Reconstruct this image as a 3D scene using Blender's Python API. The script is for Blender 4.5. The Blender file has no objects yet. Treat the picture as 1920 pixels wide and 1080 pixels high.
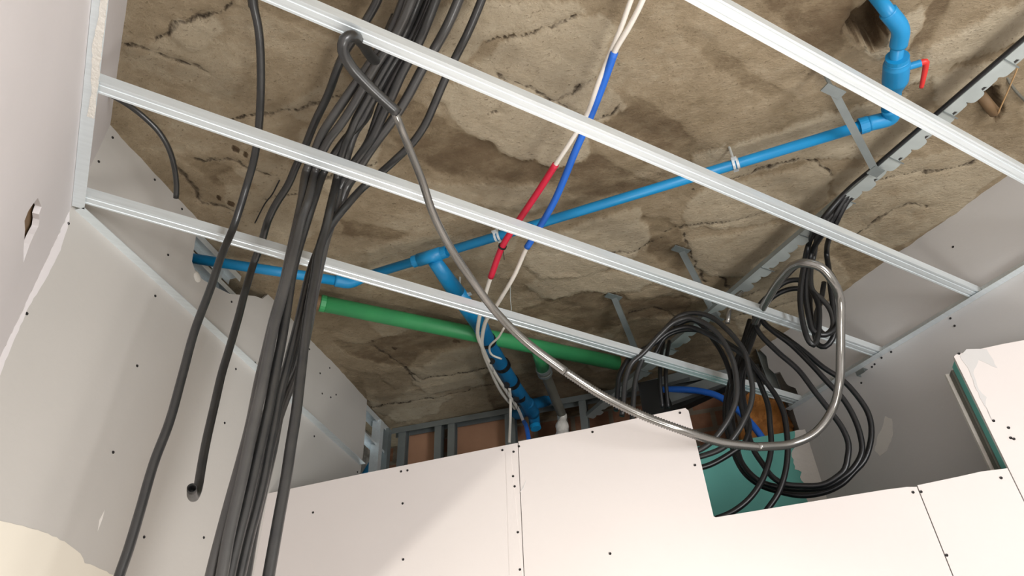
import bpy, bmesh, math, random
import numpy as np
from mathutils import Vector, Matrix
random.seed(7); rng = np.random.default_rng(7)
sc = bpy.context.scene
COL = sc.collection

# ------------------------------------------------------------------ camera calibration
FPX = 1355.0
def _n(v): return v/np.linalg.norm(v)
def _ray(x, y): return np.array([x-960.0, y-540.0, FPX])
_U = _n(_ray(880, -1185)); _E1 = _ray(3950, 1440); _E1 = _n(_E1-_U*(_E1@_U)); _E2 = _n(np.cross(_U, _E1))
RM = np.array([_E1, _E2, _U])
S = 1.4; EYE = 1.5                       # metres per unit, eye height
HF, HS = 1.0, 1.236                      # frame and slab height in units above the eye
W1C, PK, FK, TK = 1.48, 2.106, 3.06, 2.88  # diagonal wall, partition, far stud wall, green board
XL, XR = -0.235, 1.652
def W(v): return Vector((v[0]*S, v[1]*S, v[2]*S+EYE))
def direc(x, y): return RM@_ray(x, y)
def N_z(x, y, z): d = direc(x, y); return d*(z/d[2])
def N_d(x, y, k): d = direc(x, y); return d*(k/(d[0]+d[1]))        # plane x+y=k
def N_w(x, y, c=W1C): d = direc(x, y); return d*(c/(d[1]-d[0]))    # plane y-x=c
def N_x(x, y, c): d = direc(x, y); return d*(c/d[0])
def N_r(x, y, r): d = direc(x, y); return d*(r/math.hypot(d[0], d[1]))
def zm(v): return (v-EYE)/S

cam_d = bpy.data.cameras.new('camera'); cam = bpy.data.objects.new('camera', cam_d); COL.objects.link(cam)
cam_d.sensor_width = 36; cam_d.lens = FPX/1920*36; cam_d.clip_start = 0.02
M = np.column_stack([RM@np.array([1, 0, 0]), RM@np.array([0, -1, 0]), RM@np.array([0, 0, -1])])
mw = Matrix([[*M[0], 0], [*M[1], 0], [*M[2], EYE], [0, 0, 0, 1]])
cam.matrix_world = mw; sc.camera = cam

# ------------------------------------------------------------------ world, lights, exposure
wd = bpy.data.worlds.new('world'); sc.world = wd; wd.use_nodes = True
wd.node_tree.nodes['Background'].inputs[0].default_value = (0.75, 0.85, 1.0, 1)
wd.node_tree.nodes['Background'].inputs[1].default_value = 1.0
sc.view_settings.view_transform = 'Standard'; sc.view_settings.look = 'None'
sc.view_settings.gamma = 1; sc.view_settings.use_curve_mapping = False
sc.view_settings.exposure = 0.28
def area(name, loc, target, sx, sy, power, col):
    l = bpy.data.lights.new(name, 'AREA'); l.shape = 'RECTANGLE'; l.size = sx; l.size_y = sy
    l.energy = power; l.color = col
    o = bpy.data.objects.new(name, l); COL.objects.link(o); o.location = loc
    d = Vector(target)-Vector(loc); o.rotation_euler = d.to_track_quat('-Z', 'Y').to_euler(); return o
area('doorway_daylight', (1.2, -2.75, 1.15), (1.3, 1.0, 1.5), 1.1, 1.9, 112, (1.0, 0.99, 0.98))
area('added_floor_fill', (0.85, 0.05, 0.25), (0.85, 0.25, 2.9), 0.6, 0.6, 21, (1.0, 0.985, 0.95))  # added upward fill in place of floor bounce, brightens the channel undersides
area('added_cavity_fill', W((0.745, 2.295, 0.62)), W((0.72, 2.27, 1.2)), 0.10, 0.10, 1.6, (0.85, 0.95, 1.0))  # small fill added inside the wall cavity to brighten its studs

# added unseen spot, its blocker shapes the light edge on the low partition
LAMP = np.array([0.90, -0.60, -0.60])
def spot(name, loc, target, power, col, ang, blend, rr):
    l = bpy.data.lights.new(name, 'SPOT'); l.energy = power; l.color = col; l.spot_size = math.radians(ang); l.spot_blend = blend; l.shadow_soft_size = rr
    o = bpy.data.objects.new(name, l); COL.objects.link(o); o.location = loc
    o.rotation_euler = (Vector(target)-Vector(loc)).to_track_quat('-Z', 'Y').to_euler(); return o
spot('added_edge_spot', W(LAMP), W(N_d(780, 2000, PK)), 230, (1.0, 0.96, 0.87), 66, .9, .0018)

# ------------------------------------------------------------------ materials
def srgb(r, g, b):
    f = lambda c: (c/255/12.92) if c/255 <= .04045 else ((c/255+.055)/1.055)**2.4
    return (f(r), f(g), f(b), 1)
def mat(name, col, rough=.6, metal=0.0, spec=.5, noise=0.0, nscale=20, bump=0.0, bscale=80, col2=None, stretch=None):
    m = bpy.data.materials.new(name); m.use_nodes = True; nt = m.node_tree; b = nt.nodes['Principled BSDF']
    b.inputs['Base Color'].default_value = col; b.inputs['Roughness'].default_value = rough
    b.inputs['Metallic'].default_value = metal; b.inputs['Specular IOR Level'].default_value = .85 if name in ('black_polyethylene', 'sheen_grey_conduit') else spec
    tc = nt.nodes.new('ShaderNodeTexCoord'); mp = nt.nodes.new('ShaderNodeMapping')
    nt.links.new(tc.outputs['Object'], mp.inputs[0])
    if stretch: mp.inputs['Scale'].default_value = stretch
    c2 = col2 or tuple(c*.75 for c in col[:3])+(1,)
    nz = nt.nodes.new('ShaderNodeTexNoise'); nz.inputs['Scale'].default_value = nscale; nz.inputs['Detail'].default_value = 5
    nt.links.new(mp.outputs[0], nz.inputs['Vector'])
    rp = nt.nodes.new('ShaderNodeValToRGB'); rp.color_ramp.elements[0].position = .35; rp.color_ramp.elements[1].position = .7
    t = max(noise, .02)
    rp.color_ramp.elements[0].color = tuple(col[i]*(1-t)+c2[i]*t for i in range(3))+(1,)
    rp.color_ramp.elements[1].color = col
    nt.links.new(nz.outputs['Fac'], rp.inputs[0]); nt.links.new(rp.outputs[0], b.inputs['Base Color'])
    if bump:
        n2 = nt.nodes.new('ShaderNodeTexNoise'); n2.inputs['Scale'].default_value = bscale; n2.inputs['Detail'].default_value = 6
        nt.links.new(mp.outputs[0], n2.inputs['Vector'])
        bp = nt.nodes.new('ShaderNodeBump'); bp.inputs['Strength'].default_value = bump; bp.inputs['Distance'].default_value = .01
        nt.links.new(n2.outputs['Fac'], bp.inputs['Height']); nt.links.new(bp.outputs[0], b.inputs['Normal'])
    return m
MT = {}
MT['white_wall'] = mat('white_painted_wall', srgb(222, 217, 217), .7, noise=.15, nscale=3, bump=.05)
MT['gyp_beige'] = mat('raw_gypsum_beige', srgb(192, 188, 182), .75, noise=.2, nscale=2.5, bump=.04)
MT['gyp_grey'] = mat('raw_gypsum_grey', srgb(206, 204, 202), .75, noise=.2, nscale=2.5, bump=.04)
MT['gyp_board'] = mat('gypsum_board_face', srgb(220, 213, 209), .7, noise=.12, nscale=2.2, bump=.03)
MT['gyp_core'] = mat('gypsum_core', srgb(215, 212, 205), .9, bump=.3)
MT['green_board'] = mat('moisture_board_green', srgb(110, 186, 176), .8, noise=.25, nscale=5, bump=.05)
MT['compound'] = mat('joint_compound', srgb(232, 228, 222), .7, noise=.2, nscale=8, bump=.1)
MT['compound2'] = mat('primer_cream', srgb(228, 221, 206), .7, noise=.1, nscale=3)
MT['steel'] = mat('galvanised_steel', srgb(232, 240, 243), .36, .5, noise=.3, nscale=9, bump=.06, bscale=30, stretch=(1, 12, 12))
MT['steel_dark'] = mat('galvanised_steel_dull', srgb(150, 158, 158), .45, .6, noise=.5, nscale=14, bump=.08)
MT['tray'] = mat('zinc_tray', srgb(196, 204, 202), .45, .45, noise=.5, nscale=18)
MT['black'] = mat('black_polyethylene', srgb(34, 35, 36), .32, noise=.5, nscale=25, col2=srgb(58, 57, 54), bump=.05)
MT['black_sheen'] = mat('sheen_grey_conduit', srgb(72, 71, 69), .3, noise=.8, nscale=9, col2=srgb(52, 52, 52), bump=.05)  # base greyed to stand in for bright reflections along the tubes
MT['cable'] = mat('black_rubber_cable', srgb(22, 23, 25), .36, noise=.3, nscale=40)
MT['cable_grey'] = mat('dark_grey_cable', srgb(48, 48, 48), .34, noise=.4, nscale=30)
MT['sheath'] = mat('armoured_grey_cable', srgb(140, 138, 134), .2, .75, noise=.4, nscale=10)
MT['blue'] = mat('blue_pvc', srgb(22, 138, 194), .38, noise=.25, nscale=14, col2=srgb(20, 112, 168))
MT['blue_dark'] = mat('blue_pvc_darker', srgb(16, 108, 158), .5, noise=.4, nscale=14, col2=srgb(14, 80, 120))  # darker, rougher blue for the branch end and wye arms
MT['blue_sleeve'] = mat('blue_sleeve', srgb(38, 108, 212), .45)
MT['red'] = mat('red_sleeve', srgb(205, 30, 62), .45)
MT['redh'] = mat('red_handle', srgb(215, 52, 48), .4)
MT['white_wire'] = mat('white_cable', srgb(226, 220, 210), .45)
MT['green'] = mat('green_pipe', srgb(62, 158, 96), .45, noise=.35, nscale=10, col2=srgb(50, 125, 85), stretch=(1, 1, 1))
MT['brown'] = mat('brown_cap', srgb(120, 95, 66), .7, noise=.5)
MT['rust'] = mat('old_iron_pipe', srgb(120, 118, 108), .55, .3, noise=.6, nscale=12)
MT['brownboard'] = mat('brown_render', srgb(186, 142, 112), .85, noise=.45, nscale=4, bump=.2, bscale=30)
MT['orange'] = mat('orange_clay', srgb(190, 128, 62), .9, noise=.6, nscale=14, col2=srgb(120, 72, 35), bump=.8, bscale=25)
MT['dark'] = mat('black_wrap', srgb(34, 36, 36), .6, noise=.4, bump=.1)
MT['screw'] = mat('black_screw', srgb(28, 26, 26), .5)
MT['concrete'] = mat('floor_concrete', srgb(176, 170, 160), .85, noise=.4, nscale=3, bump=.2)
MT['foam'] = mat('white_plaster', srgb(222, 218, 210), .9, bump=.4)
MT['tie'] = mat('black_tie', srgb(22, 22, 24), .5)
MT['wood'] = mat('plywood', srgb(186, 150, 105), .7, noise=.4, nscale=6, stretch=(1, 8, 1))

def brick_mat():
    m = bpy.data.materials.new('clay_brick_wall'); m.use_nodes = True; nt = m.node_tree; b = nt.nodes['Principled BSDF']
    tc = nt.nodes.new('ShaderNodeTexCoord'); br = nt.nodes.new('ShaderNodeTexBrick')
    br.inputs['Color1'].default_value = srgb(184, 132, 100); br.inputs['Color2'].default_value = srgb(150, 108, 84)
    br.inputs['Mortar'].default_value = srgb(160, 144, 124); br.inputs['Scale'].default_value = 2.6; br.inputs['Mortar Size'].default_value = .03
    nt.links.new(tc.outputs['UV'], br.inputs['Vector']); nz = nt.nodes.new('ShaderNodeTexNoise'); nz.inputs['Scale'].default_value = 14; nz.inputs['Detail'].default_value = 8
    nt.links.new(tc.outputs['Object'], nz.inputs['Vector'])
    mx = nt.nodes.new('ShaderNodeMix'); mx.data_type = 'RGBA'; mx.blend_type = 'MULTIPLY'; mx.inputs[0].default_value = .7
    nt.links.new(br.outputs['Color'], mx.inputs[6]); nt.links.new(nz.outputs['Fac'], mx.inputs[7]); nt.links.new(mx.outputs[2], b.inputs['Base Color'])
    bp = nt.nodes.new('ShaderNodeBump'); bp.inputs['Strength'].default_value = .8; bp.inputs['Distance'].default_value = .02
    nt.links.new(nz.outputs['Fac'], bp.inputs['Height']); nt.links.new(bp.outputs[0], b.inputs['Normal']); b.inputs['Roughness'].default_value = .9
    return m
MT['brick'] = brick_mat()

def slab_mat():
    m = bpy.data.materials.new('rough_concrete_slab'); m.use_nodes = True; nt = m.node_tree; b = nt.nodes['Principled BSDF']
    L = nt.links.new; N = nt.nodes.new
    tc = N('ShaderNodeTexCoord'); mp = N('ShaderNodeMapping'); mp.inputs['Rotation'].default_value = (0, 0, math.radians(45)); L(tc.outputs['Object'], mp.inputs[0])
    def noise(scale, det=8, st=(1, 1, 1), rough=.6):
        q = N('ShaderNodeMapping'); q.inputs['Scale'].default_value = st; L(mp.outputs[0], q.inputs[0])
        n = N('ShaderNodeTexNoise'); n.inputs['Scale'].default_value = scale; n.inputs['Detail'].default_value = det; n.inputs['Roughness'].default_value = rough
        L(q.outputs[0], n.inputs['Vector']); return n.outputs['Fac']
    def math_(op, a, c, d=None):
        n = N('ShaderNodeMath'); n.operation = op
        for i, v in enumerate((a, c, d)):
            if v is None: continue
            if isinstance(v, (int, float)): n.inputs[i].default_value = v
            else: L(v, n.inputs[i])
        return n.outputs[0]
    at = N('ShaderNodeAttribute'); at.attribute_name = 'pal'; ac = N('ShaderNodeAttribute'); ac.attribute_name = 'crk'
    n1 = noise(5, 9, (.6, 1, 1), .68); n2 = noise(28, 8, (.7, 1, 1), .7); n3 = noise(120, 4, (.6, 1, 1), .7)
    v = math_('ADD', at.outputs['Fac'], math_('MULTIPLY', math_('SUBTRACT', n1, .5), .42))
    v = math_('ADD', v, math_('MULTIPLY', math_('SUBTRACT', n2, .5), .46))
    rp = N('ShaderNodeValToRGB'); cr = rp.color_ramp; cr.elements[0].position = .10; cr.elements[0].color = srgb(92, 74, 52)
    cr.elements[1].position = .95; cr.elements[1].color = srgb(194, 182, 160)
    for p, c in ((.26, (112, 95, 72)), (.38, (135, 119, 94)), (.50, (150, 134, 109)), (.60, (162, 148, 124)), (.78, (174, 161, 138))):
        e = cr.elements.new(p); e.color = srgb(*c)
    L(v, rp.inputs[0])
    cw = math_('ADD', ac.outputs['Fac'], math_('MULTIPLY', math_('SUBTRACT', n2, .5), .020))
    cm = N('ShaderNodeMapRange'); cm.inputs['From Min'].default_value = .0; cm.inputs['From Max'].default_value = .006; L(cw, cm.inputs[0])
    mx = N('ShaderNodeMix'); mx.data_type = 'RGBA'; mx.inputs[6].default_value = srgb(58, 46, 32); L(cm.outputs[0], mx.inputs[0]); L(rp.outputs[0], mx.inputs[7])
    sp = N('ShaderNodeMapRange'); sp.inputs['From Min'].default_value = .60; sp.inputs['From Max'].default_value = .68; L(n3, sp.inputs[0])
    m2 = N('ShaderNodeMix'); m2.data_type = 'RGBA'; m2.inputs[7].default_value = srgb(90, 76, 56); L(math_('MULTIPLY', sp.outputs[0], .6), m2.inputs[0]); L(mx.outputs[2], m2.inputs[6])
    L(m2.outputs[2], b.inputs['Base Color']); b.inputs['Roughness'].default_value = .9
    hh = math_('ADD', math_('MULTIPLY', v, .8), math_('MULTIPLY', n3, -.45)); hh = math_('ADD', hh, math_('MULTIPLY', cm.outputs[0], .4))
    bp = N('ShaderNodeBump'); bp.inputs['Strength'].default_value = .75; bp.inputs['Distance'].default_value = .016; bp.invert = True
    L(hh, bp.inputs['Height']); L(bp.outputs[0], b.inputs['Normal'])
    return m
MT['slab'] = slab_mat()

# ------------------------------------------------------------------ object helpers
def link(name, verts, faces, m, parent=None, smooth=False, uvs=None):
    me = bpy.data.meshes.new(name); me.from_pydata([tuple(v) for v in verts], [], faces); me.update()
    bm = bmesh.new(); bm.from_mesh(me); bmesh.ops.recalc_face_normals(bm, faces=bm.faces); bm.to_mesh(me); bm.free()
    if uvs is not None:
        ul = me.uv_layers.new()
        for l in me.loops: ul.data[l.index].uv = uvs[l.vertex_index]
    me.materials.append(MT[m] if isinstance(m, str) else m)
    if smooth:
        for p in me.polygons: p.use_smooth = True
    o = bpy.data.objects.new(name, me); COL.objects.link(o)
    if parent is not None: o.parent = parent; o.matrix_parent_inverse = Matrix.Translation(parent.location).inverted()
    return o
def tag(o, label, cat, group=None):
    o['label'] = label; o['category'] = cat
    if group: o['group'] = group
    return o
def thing(name, loc, label, cat, group=None):
    o = bpy.data.objects.new(name, None); COL.objects.link(o); o.location = loc; o.empty_display_size = .05
    return tag(o, label, cat, group)
def struct(o): o['kind'] = 'structure'; return o
class MB:
    def __init__(s): s.v = []; s.f = []
    def add(s, v, f):
        k = len(s.v); s.v += [Vector(p) for p in v]; s.f += [[i+k for i in q] for q in f]; return s
    def box(s, c, ax, ay, az):       # centre + half-axis vectors
        c, ax, ay, az = map(Vector, (c, ax, ay, az)); v = [c+a*ax+b*ay+d*az for a in (-1, 1) for b in (-1, 1) for d in (-1, 1)]
        return s.add(v, [[0, 1, 3, 2], [4, 6, 7, 5], [0, 4, 5, 1], [2, 3, 7, 6], [0, 2, 6, 4], [1, 5, 7, 3]])
    def poly(s, pts, t):             # polygon extruded by vector t
        n = len(pts); t = Vector(t); v = [Vector(p) for p in pts]; v += [p+t for p in v]
        return s.add(v, [list(range(n))]+[list(range(n, 2*n))[::-1]]+[[i, (i+1) % n, n+(i+1) % n, n+i] for i in range(n)])
    def extr(s, prof, p0, p1, ya, za):  # open profile strip (a,b) along p0->p1
        p0, p1, ya, za = map(Vector, (p0, p1, ya, za)); n = len(prof)
        v = [p+ya*a+za*b for p in (p0, p1) for a, b in prof]
        return s.add(v, [[i, (i+1) % n, n+(i+1) % n, n+i] for i in range(n)]+[list(range(n)), list(range(n, 2*n))[::-1]])
    def tube(s, pts, r, n=14, hollow=False, step=.012, rib=0):
        P = smooth_path(pts, step); k0 = len(s.v); m = len(P)
        T = [(P[min(i+1, m-1)]-P[max(i-1, 0)]).normalized() for i in range(m)]
        a = Vector((0, 0, 1)) if abs(T[0].z) < .9 else Vector((1, 0, 0)); u = (a-T[0]*a.dot(T[0])).normalized()
        rings = []
        for i in range(m):
            u = (u-T[i]*u.dot(T[i])).normalized(); w = T[i].cross(u)
            rr = r(i/(m-1)) if callable(r) else r
            if rib and i % 2: rr *= 1-rib
            rings.append([P[i]+(u*math.cos(2*math.pi*j/n)+w*math.sin(2*math.pi*j/n))*rr for j in range(n)])
        v = [q for g in rings for q in g]
        f = [[i*n+j, i*n+(j+1) % n, (i+1)*n+(j+1) % n, (i+1)*n+j] for i in range(m-1) for j in range(n)]
        if hollow:
            for e, (i0, sg) in enumerate(((0, 1), (m-1, -1))):
                b = len(v); c = P[i0]
                for dep in (0, .03): v += [c+(q-c)*.80+T[i0]*sg*dep for q in rings[i0]]
                o0 = i0*n
                f += [[o0+j, o0+(j+1) % n, b+(j+1) % n, b+j] for j in range(n)]
                f += [[b+j, b+(j+1) % n, b+n+(j+1) % n, b+n+j] for j in range(n)]
                f += [[b+n+j for j in range(n)]]
        else: f += [list(range(n)), [(m-1)*n+j for j in range(n)]]
        return s.add(v, f)
    def sphere(s, c, r, n=12):
        c = Vector(c); v = []; f = []
        for i in range(n+1):
            for j in range(n*2):
                th = math.pi*i/n; ph = math.pi*j/n; v.append(c+Vector((math.sin(th)*math.cos(ph), math.sin(th)*math.sin(ph), math.cos(th)))*r)
        for i in range(n):
            for j in range(n*2): f.append([i*2*n+j, i*2*n+(j+1) % (2*n), (i+1)*2*n+(j+1) % (2*n), (i+1)*2*n+j])
        return s.add(v, f)
    def build(s, name, m, parent=None, smooth=False): return link(name, s.v, s.f, m, parent, smooth)
def smooth_path(pts, step=.012):
    P = [Vector(p) for p in pts]
    if len(P) == 2:
        L = (P[1]-P[0]).length; k = 2; return [P[0].lerp(P[1], i/(k-1)) for i in range(k)]
    Q = [P[0]*2-P[1]]+P+[P[-1]*2-P[-2]]; out = []
    for i in range(1, len(Q)-2):
        a, b, c, d = Q[i-1:i+3]
        # centripetal parameterisation
        t0 = 0; t1 = t0+max((b-a).length, 1e-5)**.5; t2 = t1+max((c-b).length, 1e-5)**.5; t3 = t2+max((d-c).length, 1e-5)**.5
        k = max(2, int((c-b).length/step))
        for j in range(k):
            t = t1+(t2-t1)*j/k
            A1 = a*((t1-t)/(t1-t0))+b*((t-t0)/(t1-t0)); A2 = b*((t2-t)/(t2-t1))+c*((t-t1)/(t2-t1)); A3 = c*((t3-t)/(t3-t2))+d*((t-t2)/(t3-t2))
            B1 = A1*((t2-t)/(t2-t0))+A2*((t-t0)/(t2-t0)); B2 = A2*((t3-t)/(t3-t1))+A3*((t-t1)/(t3-t1))
            out.append(B1*((t2-t)/(t2-t1))+B2*((t-t1)/(t2-t1)))
    out.append(P[-1]); return out
def tubes(name, pts, r, m, parent=None, **k): return MB().tube(pts, r, **k).build(name, m, parent, True)

s2 = 2**-.5
D1 = Vector((s2, s2, 0)); D2 = Vector((s2, -s2, 0)); UP = Vector((0, 0, 1))
N_W1 = Vector((s2, -s2, 0))      # normal of the diagonal wall, into the room
N_P = Vector((-s2, -s2, 0))      # normal of the partition, into the room
FL = zm(0.0)

def screws(parent, pts, nrm, r=.0042):
    nrm = Vector(nrm)
    a = nrm.cross(UP).normalized() if abs(nrm.z) < .9 else Vector((1, 0, 0)); b = nrm.cross(a)
    for p in pts:
        c = W(p); n = 10; v = [c+(a*math.cos(2*math.pi*j/n)+b*math.sin(2*math.pi*j/n))*r*q+nrm*h for q, h in ((1, 0), (.85, .0018), (.35, .0008)) for j in range(n)]
        f = [[i*n+j, i*n+(j+1) % n, (i+1)*n+(j+1) % n, (i+1)*n+j] for i in range(2) for j in range(n)]+[[2*n+j for j in range(n)]]
        link('screw', v, f, 'screw', parent)
def patch(name, pts, nrm, t, m, parent, jag=0, seed=1):
    """thin ragged patch of compound on a surface (pts in units)"""
    r = random.Random(seed); P = [W(p) for p in pts]; out = []
    for i, p in enumerate(P):
        q = P[(i+1) % len(P)]; k = max(1, int((q-p).length/.012)) if jag else 1
        for j in range(k):
            w = p.lerp(q, j/k)
            if jag and j: w = w+Vector([r.uniform(-jag, jag) for _ in range(3)])
            w = w-Vector(nrm)*((w-P[0]).dot(Vector(nrm))); out.append(w)
    return MB().poly(out, Vector(nrm)*t).build(name, m, parent)

# ------------------------------------------------------------------ slab (ceiling)
def pt_seg(px, py, ax, ay, bx, by):
    dx, dy = bx-ax, by-ay; t = np.clip(((px-ax)*dx+(py-ay)*dy)/(dx*dx+dy*dy+1e-12), 0, 1)
    return np.hypot(px-ax-t*dx, py-ay-t*dy)
def sdf_poly(px, py, P):
    d = np.full(px.shape, 9.0); ins = np.zeros(px.shape, bool); n = len(P)
    for i in range(n):
        ax, ay = P[i]; bx, by = P[(i+1) % n]; d = np.minimum(d, pt_seg(px, py, ax, ay, bx, by))
        c = ((ay > py) != (by > py)) & (px < (bx-ax)*(py-ay)/((by-ay)+1e-12)+ax); ins ^= c
    return np.where(ins, d, -d)
def vnoise(x, y, seed):
    r = np.random.default_rng(seed).random((64, 64)); xi = np.floor(x).astype(int); yi = np.floor(y).astype(int)
    fx = x-xi; fy = y-yi; fx = fx*fx*(3-2*fx); fy = fy*fy*(3-2*fy); g = lambda a, b: r[(xi+a) % 64, (yi+b) % 64]
    return (g(0, 0)*(1-fx)+g(1, 0)*fx)*(1-fy)+(g(0, 1)*(1-fx)+g(1, 1)*fx)*fy
def fbm(x, y, seed, o=5):
    s = 0; a = .5
    for k in range(o): s = s+a*(vnoise(x, y, seed+k)-.5)*2; x = x*2.03; y = y*2.03; a *= .55
    return s
gx = np.arange(-1.15, 3.45, .009); gy = np.arange(-.6, 5.0, .009)
GX, GY = np.meshgrid(gx, gy, indexing='ij')
Ux = (GX-GY)*s2; Vx = (GX+GY)*s2
wx = GX+.030*fbm(Ux*7, Vx*10, 3)+.010*fbm(GX*34, GY*34, 31, 3); wy = GY+.030*fbm(Ux*7+9, Vx*10, 5)+.010*fbm(GX*34+7, GY*34, 35, 3)
def slabp(L): return [tuple(W(N_z(x, y, HS)))[:2] for x, y in L]
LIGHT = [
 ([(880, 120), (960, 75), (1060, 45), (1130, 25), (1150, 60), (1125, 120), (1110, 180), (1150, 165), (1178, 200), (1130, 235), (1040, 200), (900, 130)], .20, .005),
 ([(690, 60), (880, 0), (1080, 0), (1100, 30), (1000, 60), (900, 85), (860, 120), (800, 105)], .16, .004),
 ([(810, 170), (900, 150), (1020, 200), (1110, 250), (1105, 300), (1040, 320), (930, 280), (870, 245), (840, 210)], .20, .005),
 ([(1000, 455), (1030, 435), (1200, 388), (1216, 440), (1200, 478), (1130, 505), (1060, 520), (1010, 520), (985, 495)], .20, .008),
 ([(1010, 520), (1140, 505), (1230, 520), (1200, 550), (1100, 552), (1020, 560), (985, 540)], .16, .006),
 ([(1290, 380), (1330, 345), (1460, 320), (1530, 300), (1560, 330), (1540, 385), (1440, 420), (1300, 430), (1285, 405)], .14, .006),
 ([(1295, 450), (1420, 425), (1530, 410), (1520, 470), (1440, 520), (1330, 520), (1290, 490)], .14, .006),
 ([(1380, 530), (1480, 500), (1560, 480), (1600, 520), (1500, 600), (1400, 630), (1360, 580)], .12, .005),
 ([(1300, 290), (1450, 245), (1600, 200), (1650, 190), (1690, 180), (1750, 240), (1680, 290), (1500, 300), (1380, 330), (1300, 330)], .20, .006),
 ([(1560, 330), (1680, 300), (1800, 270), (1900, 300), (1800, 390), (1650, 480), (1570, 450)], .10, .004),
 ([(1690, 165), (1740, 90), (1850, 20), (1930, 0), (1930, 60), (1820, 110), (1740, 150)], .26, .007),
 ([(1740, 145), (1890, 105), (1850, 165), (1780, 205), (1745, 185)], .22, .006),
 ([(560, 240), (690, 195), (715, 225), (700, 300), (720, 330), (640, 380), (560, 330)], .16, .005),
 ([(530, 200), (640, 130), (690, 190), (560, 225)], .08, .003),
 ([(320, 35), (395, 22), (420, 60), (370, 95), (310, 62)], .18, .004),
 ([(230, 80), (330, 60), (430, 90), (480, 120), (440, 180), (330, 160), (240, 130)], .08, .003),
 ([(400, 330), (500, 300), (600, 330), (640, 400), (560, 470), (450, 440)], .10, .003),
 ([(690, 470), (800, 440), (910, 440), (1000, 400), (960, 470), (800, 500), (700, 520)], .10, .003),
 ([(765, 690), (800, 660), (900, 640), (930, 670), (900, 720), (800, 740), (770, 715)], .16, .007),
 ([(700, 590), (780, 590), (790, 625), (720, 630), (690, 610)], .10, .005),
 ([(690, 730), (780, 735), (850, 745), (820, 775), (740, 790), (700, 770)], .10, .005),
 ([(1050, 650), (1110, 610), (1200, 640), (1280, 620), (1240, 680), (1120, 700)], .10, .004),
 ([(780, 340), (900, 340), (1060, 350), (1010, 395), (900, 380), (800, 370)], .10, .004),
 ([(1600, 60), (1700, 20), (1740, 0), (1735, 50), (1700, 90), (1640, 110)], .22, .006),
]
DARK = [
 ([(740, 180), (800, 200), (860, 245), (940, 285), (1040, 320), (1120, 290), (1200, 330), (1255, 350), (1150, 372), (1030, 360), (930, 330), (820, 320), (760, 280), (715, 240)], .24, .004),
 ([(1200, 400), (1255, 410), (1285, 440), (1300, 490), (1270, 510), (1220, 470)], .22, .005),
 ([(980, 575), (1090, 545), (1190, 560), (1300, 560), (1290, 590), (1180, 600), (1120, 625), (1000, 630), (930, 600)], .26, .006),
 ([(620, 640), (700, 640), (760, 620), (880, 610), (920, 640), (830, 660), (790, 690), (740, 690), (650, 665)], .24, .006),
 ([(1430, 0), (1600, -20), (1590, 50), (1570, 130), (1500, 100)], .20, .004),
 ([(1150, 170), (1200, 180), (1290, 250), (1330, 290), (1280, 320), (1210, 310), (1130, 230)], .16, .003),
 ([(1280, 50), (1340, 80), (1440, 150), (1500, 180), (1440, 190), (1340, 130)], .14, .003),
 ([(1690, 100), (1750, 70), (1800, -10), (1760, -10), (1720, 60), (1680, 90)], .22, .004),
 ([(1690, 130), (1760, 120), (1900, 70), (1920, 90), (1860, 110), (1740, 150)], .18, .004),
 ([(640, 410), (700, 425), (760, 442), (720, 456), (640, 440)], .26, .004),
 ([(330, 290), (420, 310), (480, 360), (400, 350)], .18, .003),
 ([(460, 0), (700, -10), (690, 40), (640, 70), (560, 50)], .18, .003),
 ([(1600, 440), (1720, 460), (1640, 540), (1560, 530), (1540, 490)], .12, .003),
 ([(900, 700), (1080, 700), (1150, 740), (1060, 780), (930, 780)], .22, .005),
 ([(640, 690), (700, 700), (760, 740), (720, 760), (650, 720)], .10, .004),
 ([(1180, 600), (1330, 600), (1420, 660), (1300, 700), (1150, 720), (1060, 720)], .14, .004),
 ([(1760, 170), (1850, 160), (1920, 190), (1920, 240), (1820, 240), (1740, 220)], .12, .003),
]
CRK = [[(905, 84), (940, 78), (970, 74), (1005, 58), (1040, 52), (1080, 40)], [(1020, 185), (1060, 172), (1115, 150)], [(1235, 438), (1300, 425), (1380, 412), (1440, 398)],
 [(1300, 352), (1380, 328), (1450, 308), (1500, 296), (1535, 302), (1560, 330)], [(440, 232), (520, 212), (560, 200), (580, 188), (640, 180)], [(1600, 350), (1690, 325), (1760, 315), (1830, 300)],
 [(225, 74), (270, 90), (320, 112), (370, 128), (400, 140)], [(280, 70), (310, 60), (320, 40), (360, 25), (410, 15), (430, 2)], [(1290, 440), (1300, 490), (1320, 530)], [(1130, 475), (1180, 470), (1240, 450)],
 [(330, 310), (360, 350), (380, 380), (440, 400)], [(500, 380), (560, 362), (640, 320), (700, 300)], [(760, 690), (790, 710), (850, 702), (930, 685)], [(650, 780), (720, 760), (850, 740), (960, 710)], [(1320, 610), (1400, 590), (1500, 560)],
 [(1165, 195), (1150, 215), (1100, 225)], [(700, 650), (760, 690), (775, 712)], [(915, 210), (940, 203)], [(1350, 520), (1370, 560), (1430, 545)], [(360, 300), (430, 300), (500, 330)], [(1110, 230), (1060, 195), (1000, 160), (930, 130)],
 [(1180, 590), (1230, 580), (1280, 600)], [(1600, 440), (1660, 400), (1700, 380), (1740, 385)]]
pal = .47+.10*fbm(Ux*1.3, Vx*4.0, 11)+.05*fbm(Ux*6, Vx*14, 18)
hgt = .006*fbm(Ux*3, Vx*7, 21)+.0045*fbm(GX*18, GY*18, 41, 3)+.002*fbm(GX*45, GY*45, 45, 2)
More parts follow.
